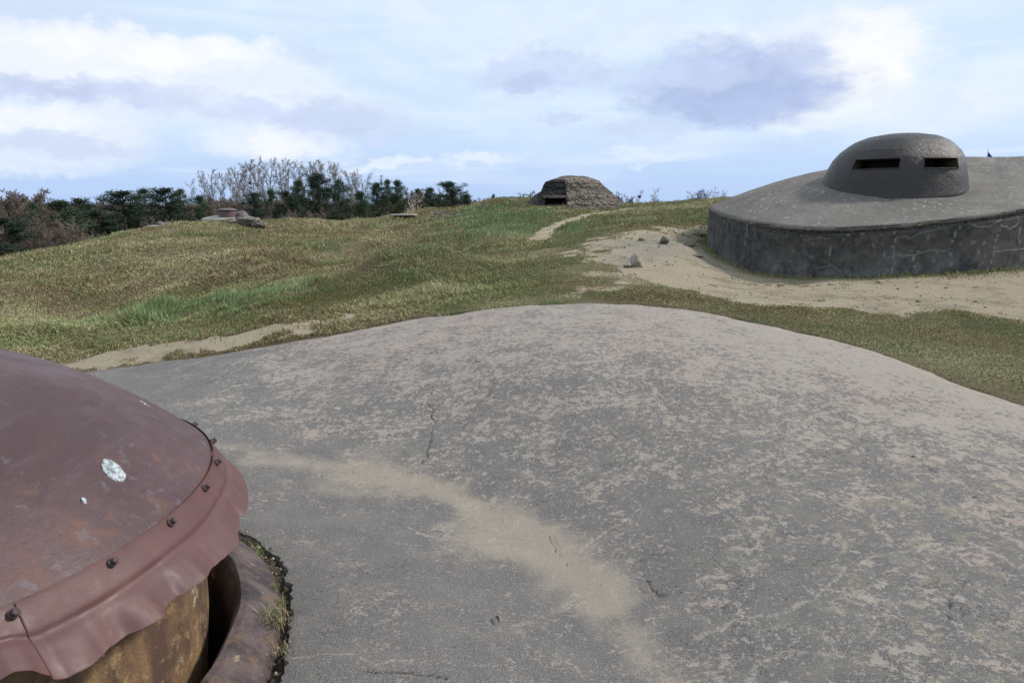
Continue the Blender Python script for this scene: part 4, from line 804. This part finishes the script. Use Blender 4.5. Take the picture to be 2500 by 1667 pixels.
pop = dict(seg=[18, 4, 3, 2], start=[.22, .1, .0], kids=[2, 2, 2], ang=[(24, 50), (20, 50), (20, 50)], len=[.17, .5, .5], wig=[.05, .12, .15, .15], up=[.03, .09, .05, .03], rmin=.0085, tilt=26)
bsh = dict(seg=[7, 4, 3, 2], start=[.10, .1, .0], kids=[3, 3, 3], ang=[(25, 60), (25, 55), (25, 50)], len=[.42, .45, .5], wig=[.12, .14, .18, .15], up=[.05, .10, .08, .04], rmin=.015, tilt=40)
sprd = dict(seg=[6, 5, 4, 2], start=[.25, .1, .0], kids=[3, 2, 2], ang=[(40, 80), (30, 60), (30, 55)], len=[.62, .45, .5], wig=[.14, .2, .2, .15], up=[.05, .06, .05, .03], rmin=.012, tilt=30)
pops = [bare_tree(pop, 11, 100+i, 'bare_poplar', PB, PTW, 1, .075) for i in range(6)]
bus = [bare_tree(bsh, 6, 200+i, 'bare_tree', BB, BTW, 3, .07) for i in range(6)]
spr = [bare_tree(sprd, 5, 300+i, 'bare_tree', BB, BB, 2, .12) for i in range(3)]
bir = bare_tree(dict(sprd, kids=[2, 1, 1], ang=[(28, 55), (25, 45), (25, 45)], up=[.06, .12, .1, .05], rmin=.032), 5, 412, 'birch_tree', WB, WB, 1, .13)
# pines
def leafmat(name, c1, c2):
    m, g, b = newmat(name, .8); n_ = g.noise(g.coord('Object'), 7, 3, .6); rnd = g.n.new('ShaderNodeObjectInfo').outputs['Random']; c = g.mix(g.mr(n_, .3, .7), c1, c2); c = g.mix(g.mr(rnd, 0, 1, 0, .5, False), c, c1); g.put(b.inputs['Base Color'], c); return m
LF = [leafmat('dark_pine_needles', (.018, .037, .023), (.042, .070, .036)), leafmat('green_pine_needles', (.035, .062, .030), (.065, .098, .045))]
def pine(seed, conic, gap, mat):
    r_ = np.random.default_rng(seed); V = []; seg = [((0, 0, 0), (0, 0, .5), .018, .012), ((0, 0, .5), (.004, 0, .97), .012, .003)]
    nl = 16
    for i in range(nl):
        f_ = i/(nl-1); h = .16+.81*f_**.9; R_ = (.30*(1-f_)**conic+.03)*(1 if f_ > .12 else .75)
        nb = int(6*(1-f_*.5))
        for k in range(nb):
            a = r_.uniform(0, 2*PI); L_ = R_*r_.uniform(.6, 1.2); seg.append(((0, 0, h), (L_*math.cos(a), L_*math.sin(a), h+L_*(.1+.5*f_)), .005, .002))
            for q_ in range(3):
                s_ = (q_+1)/3*r_.uniform(.75, 1.05); c = np.array([L_*s_*math.cos(a), L_*s_*math.sin(a), h+L_*s_*(.1+.5*f_)+r_.uniform(-.02, .022)])
                if r_.random() < gap: continue
                n_ = 75; pt = c+r_.normal(0, 1, (n_, 3))*np.array([.021, .021, .017]); d1 = r_.normal(0, 1, (n_, 3)); d1 /= np.linalg.norm(d1, axis=1)[:, None]; d1[:, 2] = np.abs(d1[:, 2])*.7; d2 = r_.normal(0, 1, (n_, 3)); d2 /= np.linalg.norm(d2, axis=1)[:, None]
                V.append(np.stack([pt, pt+d1*.022+d2*.003, pt+d2*.011], 1).reshape(-1, 3))
    V = np.concatenate(V); v, f = tubes(seg, 5)
    return ('pine_tree', mesh_np('trunk', v, [f], BB, link=False), mesh_np('crown', V, [np.arange(len(V)).reshape(-1, 3)], mat, link=False))
pines = [pine(1, .85, .05, LF[0]), pine(2, .6, .12, LF[0]), pine(3, .9, .22, LF[1]), pine(4, .45, .02, LF[0]), pine(5, .7, .30, LF[1])]
def put(proto, px, toppy, Y, wpx, label, cat, group=None, rz=None, baseoff=0., seed=0, wnat=.55):
    R = random.Random(int(px*7+toppy*3)+seed); top = at(px, toppy, Y); zb = float(terrain_base(np.array([top[0]]), np.array([top[1]]))[0])-.1+baseoff; H = top[2]-zb
    e = bpy.data.objects.new(proto[0], None); COL.objects.link(e); e.location = (top[0], top[1], zb); e.rotation_euler = (0, 0, R.uniform(0, 6.28) if rz is None else rz)
    w = H if wpx is None else (wpx/F*Y)/wnat; e.scale = (w, w, H)
    for c in proto[1:]: k = c.copy(); COL.objects.link(k); k.parent = e
    return tag(e, label, cat, group)
PG = 'pines along the edge of the wood'
for px, ty, Y, w, k, lab in [
 (8, 535, 44, 110, 3, 'dark pine cut off by the left edge of the photo'), (145, 492, 58, 120, 2, 'broad green pine with layered boughs, left of the bare tree trunks'), (191, 487, 70, 80, 1, 'narrow dark pine just right of the broad green layered one'),
 (236, 517, 62, 95, 3, 'low dark pine half hidden in front of the wood at far left'), (297, 469, 66, 125, 1, 'large dark pine standing above the brown wood, left of the small distant cupola'), (350, 464, 78, 80, 4, 'thin topped layered pine between two denser dark pines'),
 (401, 462, 70, 105, 1, 'dense dark pine above the small domed cupola on the left slope'), (440, 465, 88, 62, 4, 'pale thin pine just right of the dense pine over the left slope'), (487, 480, 84, 60, 2, 'short dull pine left of the capped distant turret'),
 (620, 474, 66, 58, 3, 'small dense cone shaped pine behind the rubble block'), (660, 466, 96, 50, 2, 'slim green pine under the tall bare poplars'), (727, 443, 88, 62, 2, 'green pine touching the left side of the tallest pine'),
 (772, 427, 78, 98, 1, 'tallest dark pine in front of the poplar row'), (826, 443, 90, 66, 4, 'ragged green pine right of the tallest pine'), (880, 470, 76, 62, 2, 'lower green pine at the left of the pine cluster near the white birch'),
 (918, 449, 86, 62, 1, 'dark round topped pine in the cluster left of the white birch'), (946, 443, 92, 50, 4, 'pointed pale pine in the middle of the cluster left of the birch'), (969, 443, 84, 55, 2, 'pine with a forked looking top nearest the white birch'),
 (1020, 464, 96, 44, 1, 'dark pine hidden behind the white birch'), (1050, 461, 84, 60, 2, 'dull green pine between the birch and the rounded dark pine'), (1097, 447, 72, 78, 3, 'dense rounded dark pine above the earth mound'),
 (1139, 477, 70, 36, 3, 'small dark pine right of the rounded dense pine'), (1205, 477, 78, 22, 4, 'tiny pine tip showing over the rubble ridge'), (80, 500, 66, 60, 4, 'green pine sunk in the brown thicket at far left'), (700, 470, 80, 50, 3, 'dark low pine beneath the poplars left of the tallest pine')]:
    put(pines[k], px, ty, Y, w, lab, 'pine tree', PG, wnat=.36)
R = random.Random(9)
env = lambda px: float(np.interp(px, [480, 504, 562, 613, 661, 700, 746, 790, 828, 861, 905], [432, 418, 401, 394, 380, 380, 386, 392, 389, 408, 420]))
for i in range(54):
    px = 496+i*7.7+R.uniform(-5, 5); put(pops[i % 6], px, env(px)+R.uniform(0, 16) ** 1.0, R.uniform(100, 116), None, 'tall bare poplar in the pale row rising behind the pines', 'poplar', 'bare poplars behind the pines')
put(pops[2], 468, 436, 98, None, 'lone thin poplar standing left of the tall row', 'poplar', 'bare poplars behind the pines')
env2 = lambda px: float(np.interp(px, [-40, 0, 50, 100, 135, 160, 185, 240, 300, 360, 460, 520, 620, 700, 800, 900, 960, 995, 1040, 1080, 1120, 1160, 1200], [452, 455, 455, 480, 500, 492, 476, 474, 484, 487, 484, 472, 476, 468, 474, 482, 470, 450, 455, 462, 458, 466, 480]))
for i in range(190):
    px = -40+i*6.55+R.uniform(-5, 5); fr_ = i % 3; Y = (68 if px > 60 else 84, 92, 101)[fr_]*(.82 if px < 200 else 1)+R.uniform(-4, 4); ty = env2(px)+(0, 4, 0)[fr_]+(R.uniform(0, 22) if fr_ else R.uniform(32, 80))
    put(bus[i % 6], px, ty, Y, None, 'leafless brown tree in the thicket along the wood', 'bare tree', 'leafless brown trees of the wood')
put(bir, 998, 461, 62, 90, 'white barked birch standing alone before the brown wood', 'birch', rz=.4, wnat=.8)
for px, ty, Y, w in [(1262, 470, 60, None), (1280, 464, 62, None), (1298, 472, 60, None), (1242, 480, 64, None), (1515, 472, 60, None), (1527, 466, 62, None), (1540, 478, 60, None), (1640, 488, 60, None), (1622, 484, 64, None), (1658, 486, 62, None), (1480, 484, 66, None)]:
    put(bus[int(px) % 6], px, ty, Y, w, 'low leafless bush top showing over the skyline beside the casemate', 'bare tree', 'bush tops on the skyline')
put(pops[1], 1555, 462, 66, 62, 'fine bare tree on the skyline holding a dark round clump', 'bare tree', wnat=.45); put(pops[4], 1590, 457, 64, 66, 'fan shaped bare tree on the skyline right of the one with a dark clump', 'bare tree', wnat=.45)
put(spr[0], 1727, 455, 52, 90, 'spreading bare tree with a flat crown left of the big bunker', 'bare tree', wnat=1.2); put(spr[1], 1690, 474, 54, 70, 'lower tangled bare tree left of the flat crowned one', 'bare tree', wnat=1.2); put(spr[2], 1765, 462, 52, 60, 'bare tree half hidden behind the big bunker edge', 'bare tree', wnat=1.2)
# leafy clumps: hedge + mistletoe
def leafball(name, c, rad, mat, n, seed, label, cat, sz=.05):
    r_ = np.random.default_rng(seed); p = r_.normal(0, 1, (n, 3)); p /= np.linalg.norm(p, axis=1)[:, None]; p *= (r_.random(n)**.4)[:, None]*np.array(rad); p *= 1+.25*(fbm(p[:, 0]*2/rad[0]+seed, p[:, 2]*2/rad[2], 700, 2)-.5)[:, None]
    d1 = r_.normal(0, sz, (n, 3)); d2 = r_.normal(0, sz, (n, 3)); V = np.stack([p, p+d1, p+d2], 1).reshape(-1, 3); o = mesh_np(name, V, [np.arange(3*n).reshape(-1, 3)], mat); o.location = tuple(c); return tag(o, label, cat)
HM = leafmat('evergreen_hedge_leaves', (.022, .026, .018), (.055, .055, .035))
leafball('evergreen_bush', at(1697, 493, 46)+[0, 0, -.05], (.55, .4, .22), HM, 5000, 1, 'dark flat evergreen bush on the skyline below the spreading bare tree', 'bush', .05); leafball('evergreen_bush', at(1672, 495, 46)+[0, 0, -.02], (.16, .2, .12), HM, 1200, 2, 'small dark evergreen tuft left of the flat evergreen bush', 'bush', .04)
leafball('mistletoe_clump', at(1561, 481, 66), (.09, .09, .09), HM, 300, 3, 'dark mistletoe ball in the fine bare tree on the skyline', 'mistletoe', .05); leafball('mistletoe_clump', at(610, 448, 98), (.14, .14, .14), HM, 300, 4, 'dark mistletoe ball among the tall poplars', 'mistletoe', .06)
# deep thicket behind and between the trunks
r_ = np.random.default_rng(77); n = 90000; pxs = r_.uniform(-260, 1180, n); dep = r_.uniform(0, 1, n); Yt = np.where(pxs < 250, 76, 90)+dep*34; x = (pxs-1250)/F*Yt; zg = terrain_base(x, Yt); tp = np.array([1.65+Yt_*( .0)+0 for Yt_ in Yt])
e2 = np.interp(pxs, [-260, -40, 0, 50, 100, 135, 160, 240, 460, 620, 900, 1000, 1060, 1100, 1180], [470, 480, 490, 490, 505, 515, 508, 502, 505, 496, 496, 480, 486, 494, 510])
ztp = EYE+Yt*(495-e2)/F; hh = np.clip(ztp-zg, .3, 20); z0 = zg+hh*r_.random(n)**1.1*.86; L_ = hh*r_.uniform(.08, .2, n)
d = np.stack([r_.normal(0, .35, n), r_.normal(0, .35, n), np.ones(n)], -1); p0 = np.stack([x, Yt, z0], -1); p1 = p0+d*L_[:, None]; sd_ = np.stack([r_.uniform(.015, .05, n), r_.uniform(-.02, .02, n), 0*x], -1)
V = np.stack([p0-sd_, p0+sd_, p1+sd_*.3, p1-sd_*.3], 1).reshape(-1, 3); TKM = bark('thicket_twigs', (.075, .056, .048), (.125, .096, .083), 1)
th_ = mesh_np('thicket', V, [np.arange(4*n).reshape(-1, 4)], TKM); tag(th_, 'dense dark brown undergrowth filling the wood between the trunks', 'undergrowth', kind='stuff')
# ------------------------------------------------------------------ distant turrets, cupolas, slabs
MET = steelmat('weathered_turret_steel', (.085, .070, .072), (.13, .11, .115), (.13, .085, .07), .55, .4, .2)
RED = steelmat('red_turret_steel', (.10, .062, .056), (.15, .095, .085), (.16, .08, .05), .6, .5, .15)
PALE, g, b = newmat('pale_slab_concrete', .9); g.put(b.inputs['Base Color'], g.mix(g.noise(g.coord('Object'), 6, 5, .7), (.24, .225, .20), (.42, .39, .345)))
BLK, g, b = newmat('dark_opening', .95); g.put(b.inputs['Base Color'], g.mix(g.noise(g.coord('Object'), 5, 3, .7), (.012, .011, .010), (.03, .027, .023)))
def lath(name, prof_, n, mat, parent, closed=True, **k):
    pf_ = np.array(prof_, float); a = np.linspace(0, 2*PI, n, endpoint=False); V = np.stack([pf_[:, 0][:, None]*np.cos(a), pf_[:, 0][:, None]*np.sin(a), np.repeat(pf_[:, 1][:, None], n, 1)], -1).reshape(-1, 3)
    return mesh_np(name, V, [gridq(len(pf_), n, True)], mat, parent, smooth=k.get('smooth', True))
Y0 = 33.0; p_ = at(555, 524, Y0); s1 = Y0/F
dt = empty('distant_gun_turret', tuple(p_)); tag(dt, 'distant raised steel turret with a flat wide cap on a pale slab', 'gun turret')
lath('drum', [(19*s1, -8*s1), (19*s1, 0), (19.5*s1, 3*s1), (19.5*s1, 9.5*s1), (10*s1, 9.6*s1)], 48, RED, dt); lath('cap', [(15*s1, 9*s1), (22.5*s1, 9.3*s1), (23*s1, 10.6*s1), (20*s1, 12.6*s1), (12*s1, 14.6*s1), (5*s1, 15.3*s1), (.001, 15.5*s1)], 48, MET, dt)
def small_cupola(px, py, Y, w, h, label, slit=True):
    s_ = Y/F; p = at(px, py, Y); e = empty('observation_cupola', tuple(p)); tag(e, label, 'cupola')
    lath('dome', [(w*1.0*s_, -6*s_), (w*1.0*s_, 0), (w*.93*s_, h*.3*s_), (w*.82*s_, h*.58*s_), (w*.62*s_, h*.82*s_), (w*.34*s_, h*.96*s_), (.001, h*s_)], 48, MET, e)
    if slit:
        a = np.linspace(-2.25, -1.72, 14); V = []
        for hh_, rr_ in ((.42*h, .905*w), (.56*h, .85*w)): V.append(np.stack([(rr_*s_+.006)*np.cos(a), (rr_*s_+.006)*np.sin(a), np.full(14, hh_*s_)], -1))
        for hh_, rr_ in ((.56*h, .65*w), (.42*h, .65*w)): V.append(np.stack([(rr_*s_)*np.cos(a), (rr_*s_)*np.sin(a), np.full(14, hh_*s_)], -1))
        mesh_np('slit', np.concatenate(V), [gridq(4, 14)], BLK, e)
    return e
small_cupola(591.5, 535, 32.4, 17, 20, 'small distant steel cupola with a slit, beside the capped turret and rubble')
yy_ = np.linspace(22, 34, 200); zz2 = terrain_base((392-1250)/F*yy_, yy_); kc = int(np.argmax((zz2-EYE)/yy_)); yc_ = float(yy_[kc]); pyc = float(proj([[(392-1250)/F*yc_, yc_, zz2[kc]+.05]])[0, 1]); print('crest', yc_, pyc)
small_cupola(392, pyc, yc_, 11, 9, 'small low steel cupola far off on the left slope above the grass')
def dome_slab(name, px, py, Y, rx, ry, rise, label, mat=PALE):
    s_ = Y/F; c = at(px, py, Y); e = []; a = np.linspace(0, 2*PI, 64, endpoint=False); rows = []
    for q_, zz_q in ((1.0, -.25), (1.0, 0.0), (.97, rise*.12), (.8, rise*.4), (.5, rise*.75), (.2, rise*.96), (.001, rise)):
        k = 1+.02*(vnoise(a*5, a*0, 3)-.5); rows.append(np.stack([rx*s_*q_*np.cos(a)*k, ry*q_*np.sin(a)*k, np.full(64, zz_q)], -1))
    o = mesh_np(name, np.concatenate(rows), [gridq(len(rows), 64, True)], mat, smooth=True); o.location = tuple(c); return tag(o, label, 'concrete slab')
dome_slab('concrete_platform', 556, 534, 33.6, 58, 1.2, .20, 'pale domed concrete platform carrying the capped distant turret')
dome_slab('concrete_platform', 388, pyc+1.5, yc_+.05, 28, .4, .04, 'thin pale concrete rim around the small cupola on the left slope')
p = at(985, 526.5, 36.5); v, f_ = boxmesh(-.68, .60, -.3, 1.0, .0, .07, 6, .01); o = mesh_np('concrete_platform', v, [f_], PALE); o.location = tuple(p); tag(o, 'thin white edged concrete slab at the foot of the white birch', 'concrete slab')
v, f_ = boxmesh(-.5, .5, -.2, .9, -.35, -.004, 6, .02); k = mesh_np('slab_gap_shade', v, [f_], BLK, o)  # near-black block paints the shaded gap under the slab
# rubble block and stones
def rock(name, c, size, seed, mat, label=None, group=None, amp=.5, cat='rock', flat=.0, n=18):
    u = np.linspace(0, PI, n); w = np.linspace(0, 2*PI, 2*n, endpoint=False); U, Wd = np.meshgrid(u, w, indexing='ij'); x = np.sin(U)*np.cos(Wd); y = np.sin(U)*np.sin(Wd); z = np.cos(U)
    R3 = random.Random(seed); rr = np.full(x.shape, 1.)
    for _ in range(9):                   # cut with random planes: angular stone
        a, b2 = R3.uniform(0, 2*PI), R3.uniform(-1, 1); nx, ny, nz_ = math.cos(a)*math.sqrt(1-b2*b2), math.sin(a)*math.sqrt(1-b2*b2), b2; d_ = R3.uniform(.45, .8); dt_ = x*nx+y*ny+z*nz_; rr = np.minimum(rr, np.where(dt_ > .05, d_/np.maximum(dt_, .05), 9))
    rr = rr+amp*.25*(fbm(x*3+seed, y*3+z*2, seed % 97+700, 3)-.5); P_ = np.stack([x*rr*size[0], y*rr*size[1], z*rr*size[2]], -1)
    o = mesh_np(name, P_.reshape(-1, 3), [gridq(n, 2*n, True)[:, ::-1]], mat, smooth=False, attrs=dict(dark=np.zeros(x.size))); o.location = tuple(c)
    return tag(o, label, cat, group) if label else o
RUB = aggmat('rubble_concrete', (.075, .064, .054), (.33, .295, .25), 1.6); STN, g, b = newmat('limestone', .9); n_ = g.noise(g.coord('Object'), 14, 5, .75); c = g.mix(n_, (.16, .14, .11), (.42, .38, .31)); c = g.mix(g.mr(g.noise(g.coord('Object'), 5, 4, .7), .5, .62, 0, .6), c, (.19, .12, .055)); g.put(b.inputs['Base Color'], c); g.put(b.inputs['Normal'], g.bump(n_, .8, .01))
DSN, g, b = newmat('earthy_stone', .95); n_ = g.noise(g.coord('Object'), 18, 5, .75); g.put(b.inputs['Base Color'], g.mix(n_, (.055, .045, .035), (.19, .165, .13))); g.put(b.inputs['Normal'], g.bump(n_, .9, .015))
s_ = 32/F
for i, (px, py, w_, h_) in enumerate([(560, 539, 22, 9), (585, 541, 24, 11), (610, 543, 26, 15), (630, 545, 20, 14), (642, 547, 10, 11)]):
    rock('rubble_block', at(px, py, 31.8)-[0, 0, .02], (w_*s_, .4, h_*s_), 40+i, RUB, 'broken rough concrete lump in the wreck beside the distant steel cupola', 'broken concrete lumps by the distant cupola', .9, 'rubble', n=34)
def gp(px, py, **k): return hit(px, py, **k)
q = gp(1553, 652); rock('rock', q+[0, 0, .05], (.14, .10, .15), 61, STN, 'pointed pale yellowish rock sticking up from the gravel yard'); q = gp(1535, 655); rock('rock', q+[0, .05, .01], (.12, .07, .06), 62, DSN, 'low dark stone touching the pointed pale rock')
q = gp(1621, 596); rock('rock', q+[0, 0, .06], (.11, .09, .10), 63, DSN, 'grey slanted stone in the gravel near the bunker'); q = gp(1683, 602); rock('rock', q+[0, 0, .03], (.15, .12, .10), 64, DSN, 'dark earthy lump by the left end of the bunker')
q = gp(1712, 596); rock('rock', q+[0, 0, .02], (.18, .14, .11), 65, DSN, 'dark jagged slab of stone against the left end of the bunker wall'); q = gp(1565, 588); rock('rock', q+[0, 0, .01], (.09, .08, .05), 66, DSN, 'small brown clod at the far side of the gravel yard')
q = gp(1700, 575); rock('rock', q+[0, 0, .02], (.2, .14, .07), 67, DSN, 'flat dark stone behind the jagged slab at the bunker end')
q = gp(1700, 625); rock('rock', q+[0, 0, .0], (.16, .12, .05), 68, DSN, 'low brown stone in the scree left of the bunker corner')
for i, (px, py, w_) in enumerate([(1840, 694, .10), (1875, 697, .07), (1905, 697, .09), (1965, 699, .10), (2000, 698, .05), (2030, 696, .08), (2060, 695, .06), (2150, 690, .07), (1790, 682, .05), (2240, 690, .05)]):
    q = gp(px, py); rock('stone', q+[0, 0, .008], (w_, w_*.7, .022+.01*(i % 3)), 80+i, STN, 'flat pale stone lying along the foot of the bunker wall', 'stones along the bunker foot', cat='stone')
R = random.Random(31)
for i in range(110):
    px, py = R.uniform(1440, 1730), R.uniform(568, 655)
    if i > 60: px, py = R.uniform(1640, 2490), R.uniform(700, 762)
    q = gp(px, py); w_ = R.uniform(.012, .035); rock('stone', q+[0, 0, .004], (w_, w_*.8, w_*.6), 120+i, STN if i % 3 else DSN, 'small loose stone scattered on the gravel yard', 'loose stones on the gravel yard', cat='stone', n=8)
for i in range(40):
    t = R.random(); px = 1048+t*138; py = np.interp(px, [1048, 1084, 1110, 1150, 1186], [522, 524, 524, 518, 512])+R.uniform(-7, 10); q = gp(px, py, r0=20); w_ = R.uniform(.07, .22); rock('rubble_block', q+[0, 0, .02], (w_, w_*.8, w_*.55), 180+i, DSN if i % 3 else RUB, 'earthy concrete lump in the collapsed bank left of the casemate', 'lumps in the collapsed bank', cat='rubble', amp=.9, n=10)
for i, (px, py, w_) in enumerate([(1172, 504, .24), (1186, 502, .26), (1160, 507, .18), (1254, 488, .24), (1246, 490, .14), (1262, 491, .16)]):
    q = gp(px, py+2, r0=26); rock('rubble_block', q+[0, 0, .03], (w_*1.3, w_, w_*.55), 240+i, RUB if i > 2 else DSN, ('dark rubble lump on the crest left of the casemate', 'grey rubble heap on the mound beside the casemate')[i > 2], ('dark rubble on the crest', 'rubble heap beside the casemate')[i > 2], cat='rubble', n=14)
# flag
fy = 34; pt = at(2413, 362, fy); fl = empty('flag', (pt[0], pt[1], .5)); tag(fl, 'blue flag on a thin pale pole, its tip showing over the bunker roof', 'flag')
v, f_ = tubes([((0, 0, 0), (0, 0, pt[2]-.5), .012, .010)], 8); WHM, g, b = newmat('pale_pole', .5); b.inputs['Base Color'].default_value = (.6, .6, .6, 1); mesh_np('pole', v, [f_], WHM, fl, smooth=True)
FM, g, b = newmat('blue_flag_cloth', .7); g.put(b.inputs['Base Color'], g.mix(g.noise(g.coord('Object'), 4, 2), (.02, .06, .36), (.035, .10, .48)))
U, W2 = np.meshgrid(np.linspace(0, 1, 20), np.linspace(0, 1, 20), indexing='ij'); zt_ = pt[2]-.5-.05; fx = .02+U*.75*(.35+.65*W2**.5); fz = zt_-W2*.9-U*(.62-.25*W2); fyv = .06*np.sin(U*9+W2*2)
mesh_np('flag_cloth', np.stack([fx, fyv, fz], -1).reshape(-1, 3), [gridq(20, 20)], FM, fl, smooth=True)
# ------------------------------------------------------------------ small things on the apron
def slabp(px, py):
    z = 0.
    for _ in range(6): q = atz(px, py, z); z = float(slab_z(np.array([q[0]]), np.array([q[1]]))[0])
    q[2] = z; return q
LEAFM, g, b = newmat('dead_leaf', .7); g.put(b.inputs['Base Color'], g.mix(g.noise(g.coord('Object'), 90, 3), (.045, .035, .028), (.13, .10, .075)))
q = slabp(1214, 1516); a = np.linspace(0, 1, 12); w_ = np.linspace(-1, 1, 7); A_, W_ = np.meshgrid(a, w_, indexing='ij'); wid = .0075*np.sin(PI*np.clip(A_, .03, .97))**.8
lf = mesh_np('dead_leaf', np.stack([W_*wid, (A_-.5)*.046, .006+.006*np.abs(W_)+.006*np.sin(A_*3)], -1).reshape(-1, 3), [gridq(12, 7)], LEAFM, smooth=True); lf.location = tuple(q); lf.rotation_euler = (0, 0, .35); tag(lf, 'single dark curled leaf lying on the near concrete', 'leaf')
for i, (px, py, w_, mt, lab) in enumerate([(1682, 1087, .010, LEAD, 'tiny white chip on the middle of the patchy concrete'), (2362, 1585, .009, LEAD, 'white chip on the concrete near the bottom right corner'), (1590, 1420, .016, DSN, 'largest dark crumb in the small broken spot on the concrete'), (1612, 1424, .012, DSN, 'dark crumb at the right of the small broken spot'), (1568, 1414, .010, STN, 'pale crumb at the left of the small broken spot'), (1602, 1410, .009, STN, 'pale crumb at the top of the small broken spot'), (2229, 1114, .014, DSN, 'dark sliver on the concrete at the right'), (1163, 883, .02, DSN, 'dark fleck on the far slope of the concrete'), (1695, 1170, .008, STN, 'pale crumb below the tiny white chip')]):
    q = slabp(px, py); rock('chip', q+[0, 0, .003], (w_, w_*.6, w_*.4), 300+i, mt, lab, cat='chip', n=10)
# grass tufts rooted in the crack
def tuft(px, py, n, h, seed, label, green=.5, spread=.06):
    q = slabp(px, py); r_ = np.random.default_rng(seed); bx = r_.normal(0, spread*.5, (n, 2)); az_ = r_.uniform(0, 2*PI, n); le = r_.uniform(.5, 1.35, n); L2 = h*r_.uniform(.5, 1.2, n); w_ = r_.uniform(.0008, .0016, n); pts = []
    V = []; 
    B = np.stack([bx[:, 0], bx[:, 1], np.full(n, -.02)], -1); d_ = np.stack([np.cos(az_), np.sin(az_), 0*az_], -1); sd2 = np.stack([-np.sin(az_), np.cos(az_), 0*az_], -1)*w_[:, None]
    P0 = B; P1 = P0+d_*(np.sin(le*.4)*L2*.4)[:, None]+np.array([0, 0, 1])*(np.cos(le*.4)*L2*.4)[:, None]; P2 = P1+d_*(np.sin(le)*L2*.35)[:, None]+np.array([0, 0, 1])*(np.cos(le)*L2*.35)[:, None]; P3 = P2+d_*(np.sin(le*1.6)*L2*.3)[:, None]+np.array([0, 0, 1])*(np.cos(le*1.6)*L2*.3)[:, None]
    V = np.stack([P0-sd2, P0+sd2, P1-sd2, P1+sd2, P2-sd2*.7, P2+sd2*.7, P3], 1).reshape(-1, 3); k = np.arange(n)*7
    cg = np.where((r_.random(n) < green)[:, None], [[.10, .15, .05]], [[.34, .27, .17]])*r_.uniform(.6, 1.2, n)[:, None]
    o = mesh_np('grass_tuft', V, [np.stack([k, k+1, k+3, k+2], -1), np.stack([k+2, k+3, k+5, k+4], -1), np.stack([k+4, k+5, k+6], -1)], GRM, attrs=dict(tint=np.repeat(cg, 7, 0))); o.location = tuple(q); return tag(o, label, 'grass tuft')
tuft(668, 1510, 190, .095, 1, 'largest straggly dry grass tuft in the crack beside the steel collar', .35, .08); tuft(618, 1345, 130, .05, 2, 'short green tuft at the top of the collar crack', .6, .07); tuft(662, 1432, 150, .04, 3, 'thin tuft in the collar crack between the two bigger tufts', .4, .025); tuft(690, 1580, 70, .035, 4, 'brownish tuft low in the collar crack below the biggest one', .2, .04)
R = random.Random(77)
for i in range(60):                      # grit lodged in the crack round the collar
    a_ = R.uniform(-1.3, 1.1); r1_ = R.uniform(1.415, 1.475); w_ = R.uniform(.004, .012)
    rock('pebble', np.array([CX+r1_*math.cos(a_), CY+r1_*math.sin(a_), -.022]), (w_, w_*.8, w_*.7), 400+i, STN if i % 2 else DSN, 'small pebble lodged in the crack around the steel collar', 'pebbles in the collar crack', cat='pebble', n=8)
tuft(640, 1395, 70, .03, 6, 'low mossy tuft in the collar crack just below the short green one', .7, .03); tuft(682, 1465, 80, .035, 7, 'low tuft in the collar crack just above the largest tuft', .5, .03)
tuft(590, 1420, 14, .05, 5, 'few dry stalks lying over the collar ring', .1, .02)
